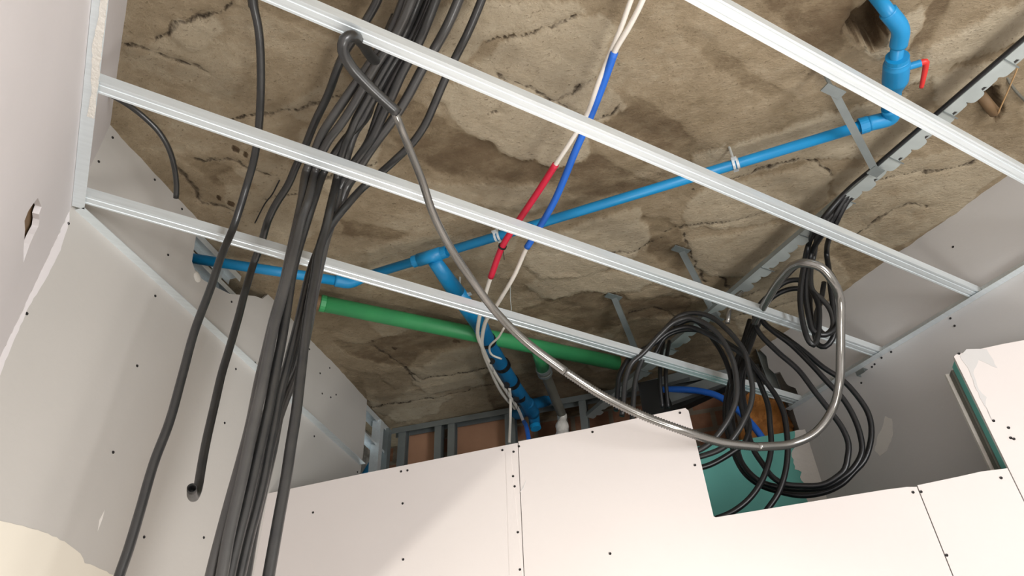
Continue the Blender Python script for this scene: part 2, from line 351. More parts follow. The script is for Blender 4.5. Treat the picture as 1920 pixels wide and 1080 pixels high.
for P, a, dz in LIGHT:
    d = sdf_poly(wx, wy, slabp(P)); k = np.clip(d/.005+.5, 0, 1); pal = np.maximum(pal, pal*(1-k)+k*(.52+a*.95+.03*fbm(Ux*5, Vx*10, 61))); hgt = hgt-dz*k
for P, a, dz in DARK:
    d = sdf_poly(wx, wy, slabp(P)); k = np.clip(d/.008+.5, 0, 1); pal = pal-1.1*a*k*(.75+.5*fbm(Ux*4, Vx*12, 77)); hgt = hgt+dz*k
crk = np.full(GX.shape, .05)
for L in CRK:
    q = slabp(L)
    for i in range(len(q)-1): crk = np.minimum(crk, pt_seg(wx, wy, *q[i], *q[i+1]))
hgt = hgt+.006*np.clip(1-crk/.012, 0, 1)
# the broken openings in the slab
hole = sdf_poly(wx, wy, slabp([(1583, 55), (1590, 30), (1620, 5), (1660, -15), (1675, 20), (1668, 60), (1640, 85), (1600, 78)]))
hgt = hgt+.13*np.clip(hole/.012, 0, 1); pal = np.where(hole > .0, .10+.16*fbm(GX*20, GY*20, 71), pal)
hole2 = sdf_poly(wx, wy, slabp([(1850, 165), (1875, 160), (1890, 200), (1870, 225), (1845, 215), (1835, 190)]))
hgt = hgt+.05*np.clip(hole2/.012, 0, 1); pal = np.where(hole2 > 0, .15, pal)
for hx, hy in ((437, 284), (461, 295), (410, 375), (436, 383), (852, 642), (745, 655), (700, 640)):
    q = slabp([(hx, hy)])[0]; dd = np.hypot(wx-q[0], wy-q[1]); pal = np.where(dd < .009, -.4, pal); hgt = hgt+.012*np.clip(1-dd/.010, 0, 1)
ZS = HS*S+EYE+hgt
nx_, ny_ = GX.shape; vid = np.arange(nx_*ny_).reshape(nx_, ny_)
V = np.stack([GX, GY, ZS], -1).reshape(-1, 3)
F = np.stack([vid[:-1, :-1], vid[:-1, 1:], vid[1:, 1:], vid[1:, :-1]], -1).reshape(-1, 4)
me = bpy.data.meshes.new('ceiling'); me.vertices.add(len(V)); me.vertices.foreach_set('co', V.ravel())
me.loops.add(F.size); me.loops.foreach_set('vertex_index', F.ravel().astype(np.int32)); me.polygons.add(len(F))
me.polygons.foreach_set('loop_start', np.arange(0, F.size, 4, dtype=np.int32)); me.polygons.foreach_set('loop_total', np.full(len(F), 4, np.int32)); me.update(calc_edges=True)
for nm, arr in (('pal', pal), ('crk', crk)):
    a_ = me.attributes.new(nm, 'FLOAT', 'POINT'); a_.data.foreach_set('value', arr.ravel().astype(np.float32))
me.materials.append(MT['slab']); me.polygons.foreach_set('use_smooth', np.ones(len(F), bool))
ceil = bpy.data.objects.new('ceiling', me); COL.objects.link(ceil); struct(ceil)
bk = MB(); z0 = HS*S+EYE
bk.box((1.15, -1.9, z0+.1), (2.3, 0, 0), (0, 1.32, 0), (0, 0, .1)).box((1.15, 2.2, z0+.25), (2.3, 0, 0), (0, 2.8, 0), (0, 0, .05))
struct(bk.build('ceiling', 'concrete'))

# ------------------------------------------------------------------ walls, floor
YB = -1.95
def keyhole(outer, hole): return outer+[outer[0]]+hole+[hole[0]]
def v3(*a): return np.array(a, float)
wl = MB()
hole_l = [N_x(x, y, XL) for x, y in ((71, 371), (78, 388), (73, 402), (74, 412), (72, 425), (64, 440), (56, 458), (44, 492), (44, 470), (47, 430), (46, 414), (53, 396), (61, 384))]
outer = [v3(XL, YB, FL), v3(XL, YB, HS+.02), v3(XL, W1C+XL, HS+.02), v3(XL, W1C+XL, FL)]
i0 = min(range(len(hole_l)), key=lambda i: hole_l[i][1]); i1 = max(range(len(hole_l)), key=lambda i: hole_l[i][1]); nh = len(hole_l)
ch1 = [hole_l[(i0+j) % nh] for j in range((i1-i0) % nh+1)]; ch2 = [hole_l[(i1+j) % nh] for j in range((i0-i1) % nh+1)]
for chn in (ch1, ch2):
    a, b = chn[0], chn[-1]; up_ = np.mean([p[2] for p in chn]) > (a[2]+b[2])/2; far = lambda p: (YB if p[1] < (hole_l[i0][1]+hole_l[i1][1])/2 else W1C+XL)
    ze = HS+.02 if up_ else FL
    wl.poly([W(p) for p in chn+[v3(XL, far(b), b[2]), v3(XL, far(b), ze), v3(XL, far(a), ze), v3(XL, far(a), a[2])]], (-.013, 0, 0))
wall_left = struct(wl.build('wall_left', 'white_wall'))
hc = np.mean(hole_l, axis=0); mb = MB(); mb.box(W(v3(XL, hc[1], hc[2]))+Vector((-.030, 0, 0)), (.012, 0, 0), (0, .30, 0), (0, 0, .30)); mb.build('exposed_masonry', 'brown', wall_left)
struct(MB().box(W(v3(XL, -.3, -.1))+Vector((-.14, 0, 0)), (.03, 0, 0), (0, 2.6, 0), (0, 0, 1.95)).build('wall_left', 'concrete'))

XE = N_w(687, 755)[0]
w1p = [v3(XL, W1C+XL, FL), v3(XL, W1C+XL, HS+.02)]
w1p += [v3(p[0], p[1], HS+.02) for p in [N_w(372, 412)]]+[N_w(*p) for p in ((366, 452), (360, 490), (366, 508), (380, 524), (400, 536), (431, 551), (478, 555), (492, 560))]
pe = N_w(506, 565); w1p += [v3(pe[0], pe[1], HS+.02), v3(XE, XE+W1C, HS+.02)]+[N_w(686, 790), N_w(681, 850), N_w(676, 884)]+[v3(XE-.01, XE-.01+W1C, FL)]
wall1 = struct(MB().poly([W(p) for p in w1p], -N_W1*.014).build('wall_back_left', 'gyp_beige'))
scr = [(128, 419), (257, 686), (212, 848), (270, 1007), (50, 588), (382, 1008), (421, 793), (161, 353), (315, 478), (291, 555), (442, 692),
       (211, 258), (185, 303), (341, 392), (290, 337), (434, 566), (580, 655), (600, 700), (630, 740), (560, 800), (660, 700), (589, 818), (618, 690), (670, 885), (620, 745), (604, 738), (478, 680)]
screws(wall1, [N_w(*p) for p in scr], N_W1)
# cream primer patch low on the diagonal wall and the compound of the wall corner
patch('primer_patch', [N_w(*p) for p in ((-30, 968), (30, 984), (80, 998), (120, 1015), (150, 1038), (158, 1056), (185, 1066), (212, 1078), (240, 1110), (-40, 1110))], N_W1, .0012, 'compound2', wall1, .002, 3)
def corner_comp():
    c = [v3(XL, XL+W1C, HF-.015), v3(XL, XL+W1C, FL)]
    return c+[v3(XL+.005+.005*abs(math.sin(i*2.3))*(i % 3), XL+.005+.005*abs(math.sin(i*2.3))*(i % 3)+W1C, FL+(HF-.03-FL)*i/30) for i in range(31)]
patch('corner_compound', corner_comp(), N_W1, .001, 'white_wall', wall1, .0015, 4)
# sliver of compound scraped on the wall
patch('compound_smear', [N_w(*p) for p in ((196, 956), (192, 972), (183, 996), (186, 975))], N_W1, .0008, 'compound', wall1)

# right wall
ragged = [(1424, 655), (1437, 668), (1441, 690), (1452, 700), (1462, 697), (1470, 712), (1476, 722), (1492, 728), (1497, 742), (1492, 752)]
rp = [N_x(x, y, XR) for x, y in ragged]
yc = N_x(1510, 806, XR)[1]
wr = [v3(XR, YB, FL), v3(XR, YB, HS+.02), v3(XR, rp[0][1], HS+.02)]+rp+[v3(XR, yc+.02, rp[-1][2]-.02), v3(XR, yc+.02, FL)]
wall_right = struct(MB().poly([W(p) for p in wr], (.013, 0, 0)).build('wall_right', 'gyp_grey'))
screws(wall_right, [N_x(*p, XR) for p in ((1782, 597), (1790, 611), (1615, 718), (1671, 660), (1653, 671), (1640, 683), (1635, 688), (1787, 463), (1704, 450))], (-1, 0, 0))
patch('compound_smear', [N_x(*p, XR) for p in ((1660, 780), (1672, 785), (1674, 815), (1663, 845), (1650, 855), (1640, 845), (1645, 820), (1655, 800))], (-1, 0, 0), .0008, 'compound', wall_right, .002, 8)
patch('corner_compound', [N_x(*p, XR) for p in ((1509, 800), (1540, 792), (1536, 808), (1556, 860), (1580, 900), (1590, 935), (1556, 945))], (-1, 0, 0), .0008, 'gyp_grey', wall_right, .002, 9)
struct(MB().box(W(v3(XR, -.2, -.1))+Vector((.14, 0, 0)), (.03, 0, 0), (0, 2.62, 0), (0, 0, 1.95)).build('wall_right', 'concrete'))

# green moisture board behind, meeting the right wall at a compound-filled corner
def D_(t, z, k): return v3((k+t)/2, (k-t)/2, z)     # point in plane x+y=k, t=x-y
gt = [N_d(x, y, TK) for x, y in ((1300, 838), (1360, 830), (1490, 808))]
tt = XR-(TK-XR)
gb = [v3(*gt[0][:2], FL), gt[0], gt[1], gt[2], D_(tt, gt[2][2], TK), D_(tt, FL, TK)]
tl = gt[0][0]-gt[0][1]-.9
gb = [D_(tl, FL, TK), D_(tl, gt[0][2]-.0, TK)]+gb[1:]
green = MB().poly([W(p) for p in gb], D1*.0125).build('moisture_board', 'green_board')
tag(green, 'green moisture resistant board behind the hanging black coil, beside the grey right wall', 'wall board')
patch('corner_compound', [N_d(*p, TK) for p in ((1490, 808), (1510, 805), (1530, 850), (1556, 925), (1566, 960), (1520, 960), (1512, 935), (1515, 915), (1500, 895), (1503, 885), (1490, 880), (1488, 862), (1484, 850), (1490, 840))], N_P, .0015, 'compound', green, .003, 12)

# far masonry wall behind the studs
def uvwall(name, k, t0, t1, z0, z1, m):
    P = [D_(t0, z0, k), D_(t1, z0, k), D_(t1, z1, k), D_(t0, z1, k)]
    mb = MB().poly([W(p) for p in P], D1*.08)
    uv = [(t*S*s2, z*S) for t, z in ((t0, z0), (t1, z0), (t1, z1), (t0, z1))]*2
    return link(name, mb.v, mb.f, m, None, False, uv)
struct(uvwall('wall_back', 3.26, -2.3, .9, FL, HS+.02, 'brick'))
struct(MB().poly([W(p) for p in (v3(-.5, 1.12, FL), v3(.86, 2.48, FL), v3(.86, 2.48, HS+.02), v3(-.5, 1.12, HS+.02))], -N_W1*.05).build('wall_behind', 'foam'))
struct(MB().box(W(v3(.7, .8, FL))-Vector((0, 0, .05)), (2.9, 0, 0), (0, 3.7, 0), (0, 0, .05)).build('floor', 'concrete'))
# rear wall with a doorway
dz = zm(2.12); dx0, dx1 = .62, 1.46
rw = [v3(XL-.1, YB, FL), v3(XL-.1, YB, HS+.03), v3(XR+.1, YB, HS+.03), v3(XR+.1, YB, FL), v3(dx1, YB, FL), v3(dx1, YB, dz), v3(dx0, YB, dz), v3(dx0, YB, FL)]
struct(MB().poly([W(p) for p in rw], (0, -.12, 0)).build('wall_rear', 'white_wall'))

# ------------------------------------------------------------------ partition of gypsum boards
def board(name, px, label, extra=None, k=PK):
    P = [N_d(x, y, k) if not isinstance(x, str) else None for x, y in px]
    return P
dn = lambda p: v3(p[0], p[1], FL)
tb = .0125
def TP(x, y): return N_d(x, y, PK)
p0 = v3((PK-W1C)/2, (PK+W1C)/2, TP(503, 925)[2])
b1 = [dn(p0), p0, TP(690, 886), TP(963, 831), v3(*TP(963, 831)[:2], 0)]
seam1 = TP(968, 829)
g = .0014
def setx(p, t, z=None): return D_(t, p[2] if z is None else z, PK)
ts1 = sum((TP(*q)[0]-TP(*q)[1]) for q in ((968, 829), (978, 960), (985, 1078)))/3
ts2 = sum((TP(*q)[0]-TP(*q)[1]) for q in ((1720, 912), (1752, 990), (1785, 1078)))/3
ts3 = sum((TP(*q)[0]-TP(*q)[1]) for q in ((1890, 878), (1905, 908)))/2
tst = sum((TP(*q)[0]-TP(*q)[1]) for q in ((1290, 765), (1340, 970)))/2
GB = 'gypsum boards of the low partition'
B1 = MB().poly([W(p) for p in (dn(p0), p0, TP(690, 886), setx(TP(966, 831), ts1-g), D_(ts1-g, FL, PK))], D1*tb).build('gypsum_board', 'gyp_board')
tag(B1, 'pinkish white gypsum board left of the long seam, crossed by a diagonal light edge', 'gypsum board', GB)
B2 = MB().poly([W(p) for p in (D_(ts1+g, FL, PK), setx(TP(970, 828), ts1+g), TP(1100, 804), TP(1285, 765), TP(1291, 770), TP(1302, 815), TP(1338, 968), TP(1342, 970), TP(1500, 944), TP(1660, 918), TP(1700, 913), setx(TP(1718, 913), ts2-g), D_(ts2-g, FL, PK))], D1*tb).build('gypsum_board', 'gyp_board')
tag(B2, 'large white gypsum board with a notch cut from its top right corner', 'gypsum board', GB)
B3 = MB().poly([W(p) for p in (D_(ts2+g, FL, PK), setx(TP(1719, 910), ts2+g), TP(1800, 893), TP(1840, 884), setx(TP(1889, 878), ts3-g), D_(ts3-g, FL, PK))], D1*tb).build('gypsum_board', 'gyp_board')
tag(B3, 'white gypsum board between two thin slanting seams at the bottom right', 'gypsum board', GB)
tr = XR-(PK-XR)
zt4 = TP(1792, 665)[2]
B4 = MB().poly([W(p) for p in (D_(ts3+g, FL, PK), D_(ts3+g, zt4-.004, PK), D_(ts3+.008, zt4, PK), TP(1830, 656), TP(1880, 645), D_(tr-.002, TP(1920, 636)[2], PK), D_(tr-.002, FL, PK))], D1*tb).build('gypsum_board', 'gyp_board')
tag(B4, 'tallest white gypsum board of the partition, meeting the right wall, smeared with compound', 'gypsum board', GB)
screws(B1, [TP(*p) for p in ((752, 884), (942, 844), (587, 961), (755, 944), (756, 1049), (963, 847), (962, 893), (764, 882), (971, 998), (975, 1068), (965, 912))], N_P, .004)
screws(B2, [TP(*p) for p in ((973, 837), (1111, 810), (1275, 774), (1303, 872), (1144, 1038), (1712, 923))], N_P, .004)
screws(B3, [TP(*p) for p in ((1727, 922), (1877, 896), (1775, 1041))], N_P, .004)
screws(B4, [TP(*p) for p in ((1798, 663), (1863, 789), (1891, 802), (1895, 821), (1901, 823))], N_P, .004)
patch('compound_smear', [TP(*p) for p in ((1812, 655), (1850, 655), (1870, 690), (1835, 675), (1825, 700), (1835, 730), (1850, 745), (1848, 760), (1862, 792), (1830, 730), (1815, 690), (1800, 668))], N_P, .0008, 'gyp_grey', B4, .0015, 5)
patch('scuff', [TP(*p) for p in ((972, 928), (987, 900), (982, 915), (976, 922))], N_P, .0006, 'gyp_grey', B2)
patch('taped_edge', [TP(*p) for p in ((948, 850), (958, 850), (980, 1078), (955, 1078))], N_P, .0007, 'gyp_board', B1)
# second layer, exposed edge and metal stud of the tall end
dep = .075/S
e0 = D_(ts3, zt4, PK); zz = TP(1889, 878)[2]
greenedge = MB().poly([W(D_(ts3+.001, zz-.3, PK+.0125)), W(D_(ts3+.001, zt4-.01, PK+.0125)), W(D_(tr-.02, zt4-.01, PK+.0125)), W(D_(tr-.02, zz-.3, PK+.0125))], D1*.034).build('moisture_board', 'green_board')
tag(greenedge, 'green board layer seen edge on behind the tallest white board', 'wall board')
def cprof(w, d, t=.0015, lip=.006): # C section outline, a across w, b depth d
    return [(0, 0), (w, 0), (w, lip), (w-t, lip), (w-t, t), (t, t), (t, d-t), (w-t, d-t), (w-t, d-lip), (w, d-lip), (w, d), (0, d)]
def stud(p, z0, z1, label, ax=D2, ay=D1, w=.04, d=.05, m='steel_dark', group=None, parent=None):
    q = W(v3(p[0], p[1], 0)); a = Vector((q.x, q.y, W(v3(0, 0, z0)).z)); b = Vector((q.x, q.y, W(v3(0, 0, z1)).z))
    return tag(MB().extr(cprof(w, d), a, b, ax, ay).build('steel_stud', m), label, 'stud', group or 'upright steel studs')
stud(D_(ts3-.004, 0, PK+.052), zz-.4, zt4-.015, 'galvanised stud closing the cut edge of the tallest white board', D2, D1, .04, .028, 'rust')
e = MB().poly([W(D_(ts3-.012, zz-.3, PK+.085)), W(D_(ts3-.012, zt4-.01, PK+.085)), W(D_(tr-.06, zt4-.01, PK+.085)), W(D_(tr-.06, zz-.3, PK+.085))], D1*.0125).build('gypsum_board', 'gyp_core')
tag(e, 'rear gypsum board forming the thin far edge of the tall partition end', 'gypsum board')

# ------------------------------------------------------------------ suspended ceiling frame
zf = HF
CW, CH = .036, .026
prof = [(-.018, 0), (-.013, 0), (-.012, .0018), (-.007, .0018), (-.006, 0), (.006, 0), (.007, .0018), (.012, .0018), (.013, 0), (.018, 0), (.0185, CH), (.0125, CH), (.0125, CH-.001), (.0172, CH-.001), (.0168, .003), (-.0168, .003), (-.0172, CH-.001), (-.0125, CH-.001), (-.0125, CH), (-.0185, CH)]
def channel(y, label, x0=XL, x1=XR):
    a = W(v3(x0, y, zf))+Vector((.003, 0, .001)); b = W(v3(x1, y, zf))+Vector((-.003, 0, .001))
    return tag(MB().extr(prof, a, b, (0, 1, 0), (0, 0, 1)).build('furring_channel', 'steel'), label, 'ceiling channel', 'parallel ceiling channels of the suspended frame')
channel(.362, 'galvanised ceiling channel crossing under the red handled valve, nearest the top right corner')
channel(.650, 'bright galvanised ceiling channel touched by the looped conduit, second from the top right corner')
channel(.933, 'galvanised ceiling channel crossing the conduit bundle, third from the top right corner')
channel(1.216, 'galvanised ceiling channel crossing the green pipe, lowest of the four', XL+.012)
LP = [(0, 0), (.030, 0), (.030, .001), (.001, .001), (.001, .030), (0, .030)]
def angle(a, b, inward, label):
    return tag(MB().extr(LP, W(a), W(b), inward, UP).build('perimeter_angle', 'steel'), label, 'edge angle', 'metal edge angles round the room')
pa = angle(v3(XL+.0005, YB+.02, zf-.003), v3(XL+.0005, W1C+XL-.004, zf-.003), (1, 0, 0), 'metal edge angle along the white left wall, smeared with white plaster')
patch('plaster_smear', [v3(XL+.010+.003*math.sin(i*1.7), .35+i*.05, zf-.0034) for i in range(14)]+[v3(XL+.021, 1.0, zf-.0034), v3(XL+.021, .35, zf-.0034)], (0, 0, -1), .0006, 'foam', pa, .0015, 6)
angle(v3(XL+.006, W1C+XL+.006, zf-.003), v3(XE-.004, W1C+XE-.004, zf-.003), N_W1, 'metal edge angle running diagonally down the beige wall behind the conduits')
angle(v3(XR-.0005, YB+.02, zf-.003), v3(XR-.0005, N_x(1482, 770, XR)[1], zf-.003), (-1, 0, 0), 'metal edge angle along the grey right wall')
# little clip on the right wall angle
q = N_x(1622, 696, XR)
cl = MB().box(W(q)+Vector((-.02, 0, -.004)), (.012, 0, 0), (0, .018, 0), (0, 0, .0012)).box(W(q)+Vector((-.032, 0, -.012)), (.001, 0, 0), (0, .018, 0), (0, 0, .009)).box(W(q)+Vector((-.02, .018, -.010)), (.012, 0, 0), (0, .001, 0), (0, 0, .008))
tag(cl.build('metal_clip', 'steel_dark'), 'small bent metal clip hooked on the right wall angle', 'clip')

# ------------------------------------------------------------------ far stud wall
ZT = HS-.004
def ptrack(k, t0, t1, z, label, grp=None, m='steel_dark', h=.03, w=.05):
    a = W(D_(t0, z, k)); b = W(D_(t1, z, k)); pr = [(0, 0), (0, -h), (.0015, -h), (.0015, -.0015), (w-.0015, -.0015), (w-.0015, -h), (w, -h), (w, 0)]
    return tag(MB().extr(pr, a, b, D1, UP).build('steel_track', m), label, 'track', grp)
def tof(x, y, k): p = N_d(x, y, k); return p[0]-p[1]
t0 = tof(735, 806, FK); t1 = XR+.05-(FK-XR-.05)
ptrack(FK, t0, t1, ZT, 'dull steel track fixed under the slab on top of the far studs')
for (x, y, lb, sw) in ((752, 830, 'steel stud at the left corner of the far brown wall', .04), (820, 820, 'left steel stud of the close pair before the brown wall', .035), (845, 815, 'right steel stud of the close pair before the brown wall', .035),
                       (955, 790, 'dark steel stud beside the white cable drop', .05), (1095, 790, 'dark steel stud right of the iron pipe', .035), (1050, 800, 'dark steel stud left of the iron pipe', .02)):
    t = tof(x, y, FK); stud(D_(t-sw/2/S*1.4, 0, FK+.004), FL, ZT-.012, lb, D2, D1, sw, .045, 'steel_dark')
# brown rendered panels between the studs
for (xa, xb, lb) in ((757, 818, 'narrow brown panel set between the far steel studs'), (852, 950, 'wide brown panel set between the far steel studs')):
    ta, tb_ = tof(xa, 810, FK+.07), tof(xb, 800, FK+.07)
    zt = N_d((xa+xb)/2, (800 if xa < 800 else 785), FK+.07)[2]
    tag(MB().poly([W(D_(ta, FL, FK+.07)), W(D_(tb_, FL, FK+.07)), W(D_(tb_, zt, FK+.07)), W(D_(ta, zt, FK+.07))], D1*.02).build('brown_panel', 'brownboard'), lb, 'panel')
# exposed frame at the end of the diagonal wall
for i, (x, lb) in enumerate(((712, 'bright steel stud at the open end of the diagonal wall'), (728, 'steel stud tucked in the corner beside the bright stud'))):
    p = N_w(x, 820); stud(p, FL, ZT-.012, lb, D1, -N_W1, .035, .045, 'steel' if i == 0 else 'steel_dark')
def wtrack(xa, xb, z, off, label, w=.05, h=.03, m='steel'):
    a = W(v3(xa, xa+W1C, z))-N_W1*off; b = W(v3(xb, xb+W1C, z))-N_W1*off
    pr = [(0, 0), (0, -h), (.0015, -h), (.0015, -.0015), (w-.0015, -.0015), (w-.0015, -h), (w, -h), (w, 0)]
    return tag(MB().extr(pr, a, b, -N_W1, UP).build('steel_track', m), label, 'track')
xa = XE-.06; xb = N_w(735, 808)[0]
wtrack(xa, xb, ZT, .016, 'bright steel track under the slab at the open end of the diagonal wall')
wtrack(xa, xb, ZT-.10, .016, 'bright steel rail below the slab track at the open end of the diagonal wall', h=.012)
# studs seen through the cut-out of the diagonal wall
xc0 = N_w(372, 440)[0]-.05; xc1 = N_w(460, 540)[0]
wtrack(xc0-.1, xc1, ZT, .03, 'steel track under the slab inside the cut-out of the beige wall', h=.025)
wtrack(xc0-.1, xc1+.01, ZT-.05, .045, 'steel rail below the blue pipe inside the cut-out of the beige wall', h=.02)
p = N_w(430, 520); stud(p+v3(-.03, .03, 0), FL, ZT-.012, 'upright steel stud inside the cut-out of the beige wall', D1, -N_W1, .03, .05, 'steel')
q = N_w(370, 520); tag(MB().sphere(W(q)-N_W1*.03, .035).build('plaster_lump', 'foam', None, True), 'pale plaster lump in the corner of the wall cut-out under the blue pipe', 'plaster')

# dull steel members near the right corner
def bar(name, a, b, w, h, m, label, cat, up=UP, group=None):
    a, b = Vector(a), Vector(b); d = (b-a).normalized(); u = Vector(up); s_ = d.cross(u).normalized(); u = s_.cross(d)
    prf = [(-w/2, 0), (w/2, 0), (w/2, h), (w/2-.0015, h), (w/2-.0015, .0015), (-w/2+.0015, .0015), (-w/2+.0015, h), (-w/2, h)]
    return tag(MB().extr(prf, a, b, s_, u).build(name, m), label, cat, group)
bar('steel_rail', W(N_d(1255, 745, 2.95)), W(N_d(1375, 702, 2.95)), .05, .03, 'steel_dark', 'grey steel rail behind the left loops of the big coil', 'rail', D1)
bar('steel_rail', W(N_d(1190, 728, 3.0)), W(N_d(1290, 700, 3.0)), .04, .03, 'steel_dark', 'dull steel rail beside the tray end behind the coil', 'rail', D1)
bar('steel_stud', W(N_d(1425, 655, 2.97)), W(N_d(1458, 745, 2.97)), .04, .03, 'steel_dark', 'slanting steel stud before the broken end of the right wall', 'stud', -D1)
# black wrapped duct
mb = MB(); k = 2.86
for (x0_, x1_, y0_, y1_) in ((1196, 1234, 718, 860),):
    A = N_d(x0_, y0_, k); Bq = N_d(x1_, y0_-8, k); C_ = N_d((x0_+x1_)/2, y1_, k)
    ax = (W(Bq)-W(A)); c = (W(A)+W(Bq))/2; h = (W(A).z-W(C_).z)
    mb.poly([W(A), W(Bq), W(Bq)-UP*.6, W(A)-UP*.6], D1*.06)
tag(mb.build('wrapped_duct', 'dark'), 'black wrapped duct standing behind the steel end of the cable tray', 'duct')
mb = MB(); A = N_d(1240, 742, 3.12); Bq = N_d(1372, 706, 3.12); mb.poly([W(A), W(Bq), W(Bq)-UP*.035, W(A)-UP*.10], D1*.05)
tag(mb.build('soffit_panel', 'dark'), 'dark panel above the blue hose behind the coil', 'panel')
# orange broken clay above the green board
mb = MB(); k = 2.99; r_ = random.Random(3)
pp = [(1392, 742), (1415, 733), (1440, 728), (1462, 742), (1478, 772), (1488, 800), (1488, 850), (1385, 860), (1388, 800)]
mb.poly([W(N_d(x, y, k)) for x, y in pp], D1*.07)
clay = mb.build('broken_clay_block', 'orange'); tag(clay, 'broken orange clay block above the green board edge', 'clay block')
sub = clay.modifiers.new('rough', 'REMESH'); sub.mode = 'VOXEL'; sub.voxel_size = .008
tx = bpy.data.textures.new('lumps', 'CLOUDS'); tx.noise_scale = .04; dm = clay.modifiers.new('lumps', 'DISPLACE'); dm.texture = tx; dm.strength = .03

# ------------------------------------------------------------------ water pipes under the slab
FWD = RM@np.array([0, 0, 1.0])
def rad(p, px): return px/2*float(np.dot(p, FWD))*S/FPX
def Zs(L, z): return [W(N_z(x, y, z)) for x, y in L]
def cyl(mb, p, q, r, n=20, step=.5): return mb.tube([p, q], r, n=n, step=step)
def collar(name, a, b, r, m, parent): return cyl(MB(), a, b, r).build(name, m, parent, False)
ZP = HS-.055
bp = thing('water_pipe', Zs([(930, 450)], ZP)[0], 'bright blue water pipe running under the slab with a tee and a red handled valve', 'pipe')
R1 = rad(N_z(1200, 370, ZP), 19)
line = Zs([(655, 527), (1662, 222)], ZP)
# main run: from the elbow by the bundle to the elbow at the valve
cyl(MB(), line[0], line[1], R1, 24).build('pipe', 'blue', bp, True)
A0 = Zs([(358, 484), (655, 530)], ZP-.012)
cyl(MB(), A0[0]-Vector((.0, 0, 0)), A0[1], R1*1.08, 24).build('pipe', 'blue', bp, True)
MB().tube([A0[1]+(A0[0]-A0[1]).normalized()*.05, A0[1]+Vector((0, 0, .002)), line[0]+(line[1]-line[0]).normalized()*.05], R1*1.35, n=20, step=.006).build('elbow', 'blue', bp, True)
for x, y in ((579, 517),):
    c = Zs([(x, y), (x+6, y+1)], ZP-.012); collar('coupling', c[0], c[1], R1*1.3, 'blue', bp)
dl = (line[1]-line[0]).normalized()
def online(x): 
    a, b = N_z(655, 527, ZP), N_z(1662, 222, ZP)
    t = min(((np.array(N_z(x, 527+(222-527)*(x-655)/(1662-655), ZP))-a)@(b-a))/((b-a)@(b-a)), 2); return W(a+(b-a)*t)
# tee and its branch
tc_ = online(806); br = Zs([(806, 488), (868, 588)], ZP-.008)
cyl(MB(), tc_-dl*.045, tc_+dl*.045, R1*1.42, 24).build('tee', 'blue', bp, True)
for sg in (-1, 1): collar('tee_collar', tc_+dl*sg*.045, tc_+dl*sg*.066, R1*1.32, 'blue', bp)
BR = Zs([(815, 490), (900, 610), (920, 650), (960, 718), (1000, 775)], ZP-.012)
RB = rad(N_z(900, 610, ZP), 30)
MB().tube([BR[0], BR[0].lerp(BR[1], .45)], lambda t: R1*1.5+(RB-R1*1.5)*t, n=20, step=.02).build('tee_branch', 'blue', bp, True)
MB().tube([BR[0].lerp(BR[1], .45), BR[1]], RB, n=22, step=.02).build('branch_pipe', 'blue', bp, True)
MB().tube(BR[1:], RB, n=22, step=.02).build('branch_pipe', 'blue_dark', bp, True)
for f_ in ((913, 636), (940, 682), (958, 714), (972, 738)):
    c = Zs([f_, (f_[0]+3, f_[1]+5)], ZP-.012); collar('coupling', c[0], c[1], RB*1.10, 'tie', bp)
w0 = Zs([(1000, 770)], ZP-.015)[0]
for L in ([(985, 762), (1022, 752), (1040, 745)], [(990, 755), (1000, 775), (1003, 800)], [(995, 765), (975, 775), (962, 778)]):
    MB().tube([W(N_z(L[0][0], L[0][1], ZP-.015)), W(N_d(L[1][0], L[1][1], FK-.02)), W(N_d(L[2][0], L[2][1], FK+.05))], RB*.85, n=18).build('wye_arm', 'blue_dark', bp, True)
collar('wye_end', W(N_d(1003, 797, FK)), W(N_d(1005, 804, FK)), RB*.8, 'blue', bp)
# elbow, riser, valve at the right
e0_ = line[1]; RV = rad(N_z(1685, 80, ZP), 24)
riser = [N_z(1663, 222, ZP), N_z(1678, 165, ZP-.006), N_z(1684, 92, ZP-.012), N_z(1688, 55, ZP-.014), N_z(1662, 18, ZP-.005), N_z(1622, -32, HS+.02)]
MB().tube([e0_-dl*.05, e0_+dl*.012, W(riser[0]).lerp(W(riser[1]), .35)], R1*1.4, n=20, step=.006).build('elbow', 'blue', bp, True)
collar('elbow_collar', e0_-dl*.075, e0_-dl*.05, R1*1.5, 'blue', bp)
cyl(MB(), W(riser[0]), W(riser[3]), RV, 22).build('riser_pipe', 'blue', bp, True)
d_ = (W(riser[3])-W(riser[4])).normalized()
MB().tube([W(riser[2]).lerp(W(riser[3]), .2), W(riser[3]), W(riser[3]).lerp(W(riser[4]), .9)], RV*1.32, n=20, step=.005).build('elbow', 'blue', bp, True)
MB().tube([W(riser[3]).lerp(W(riser[4]), .3), W(riser[4]), W(riser[5])], RV*1.05, n=20).build('inlet_pipe', 'blue', bp, True)
v0, v1 = W(N_z(1676, 178, ZP-.007)), W(N_z(1682, 113, ZP-.011)); dv = (v1-v0).normalized()
LV = (v1-v0).length
def vr(t): return RV*(1.15 if t < .12 else 1.15+.85*min(1, (t-.12)/.3) if t < .42 else 2.0-(.2 if t > .9 else 0)) if True else 0
valve = MB().tube([v0+dv*LV*i/14 for i in range(15)], vr, n=26, step=.004).build('valve_body', 'blue', bp, True)
collar('valve_lip', v1, v1+dv*.012, RV*1.75, 'blue', bp)
sd = dv.cross(UP).normalized(); sd = sd if sd.dot(W(N_z(1710, 140, ZP))-v0) > 0 else -sd
vm = v0.lerp(v1, .72)
collar('valve_stem', vm+sd*RV*1.6, vm+sd*(RV*1.6+.035), .010, 'blue', bp)
hd = vm+sd*(RV*1.6+.035)
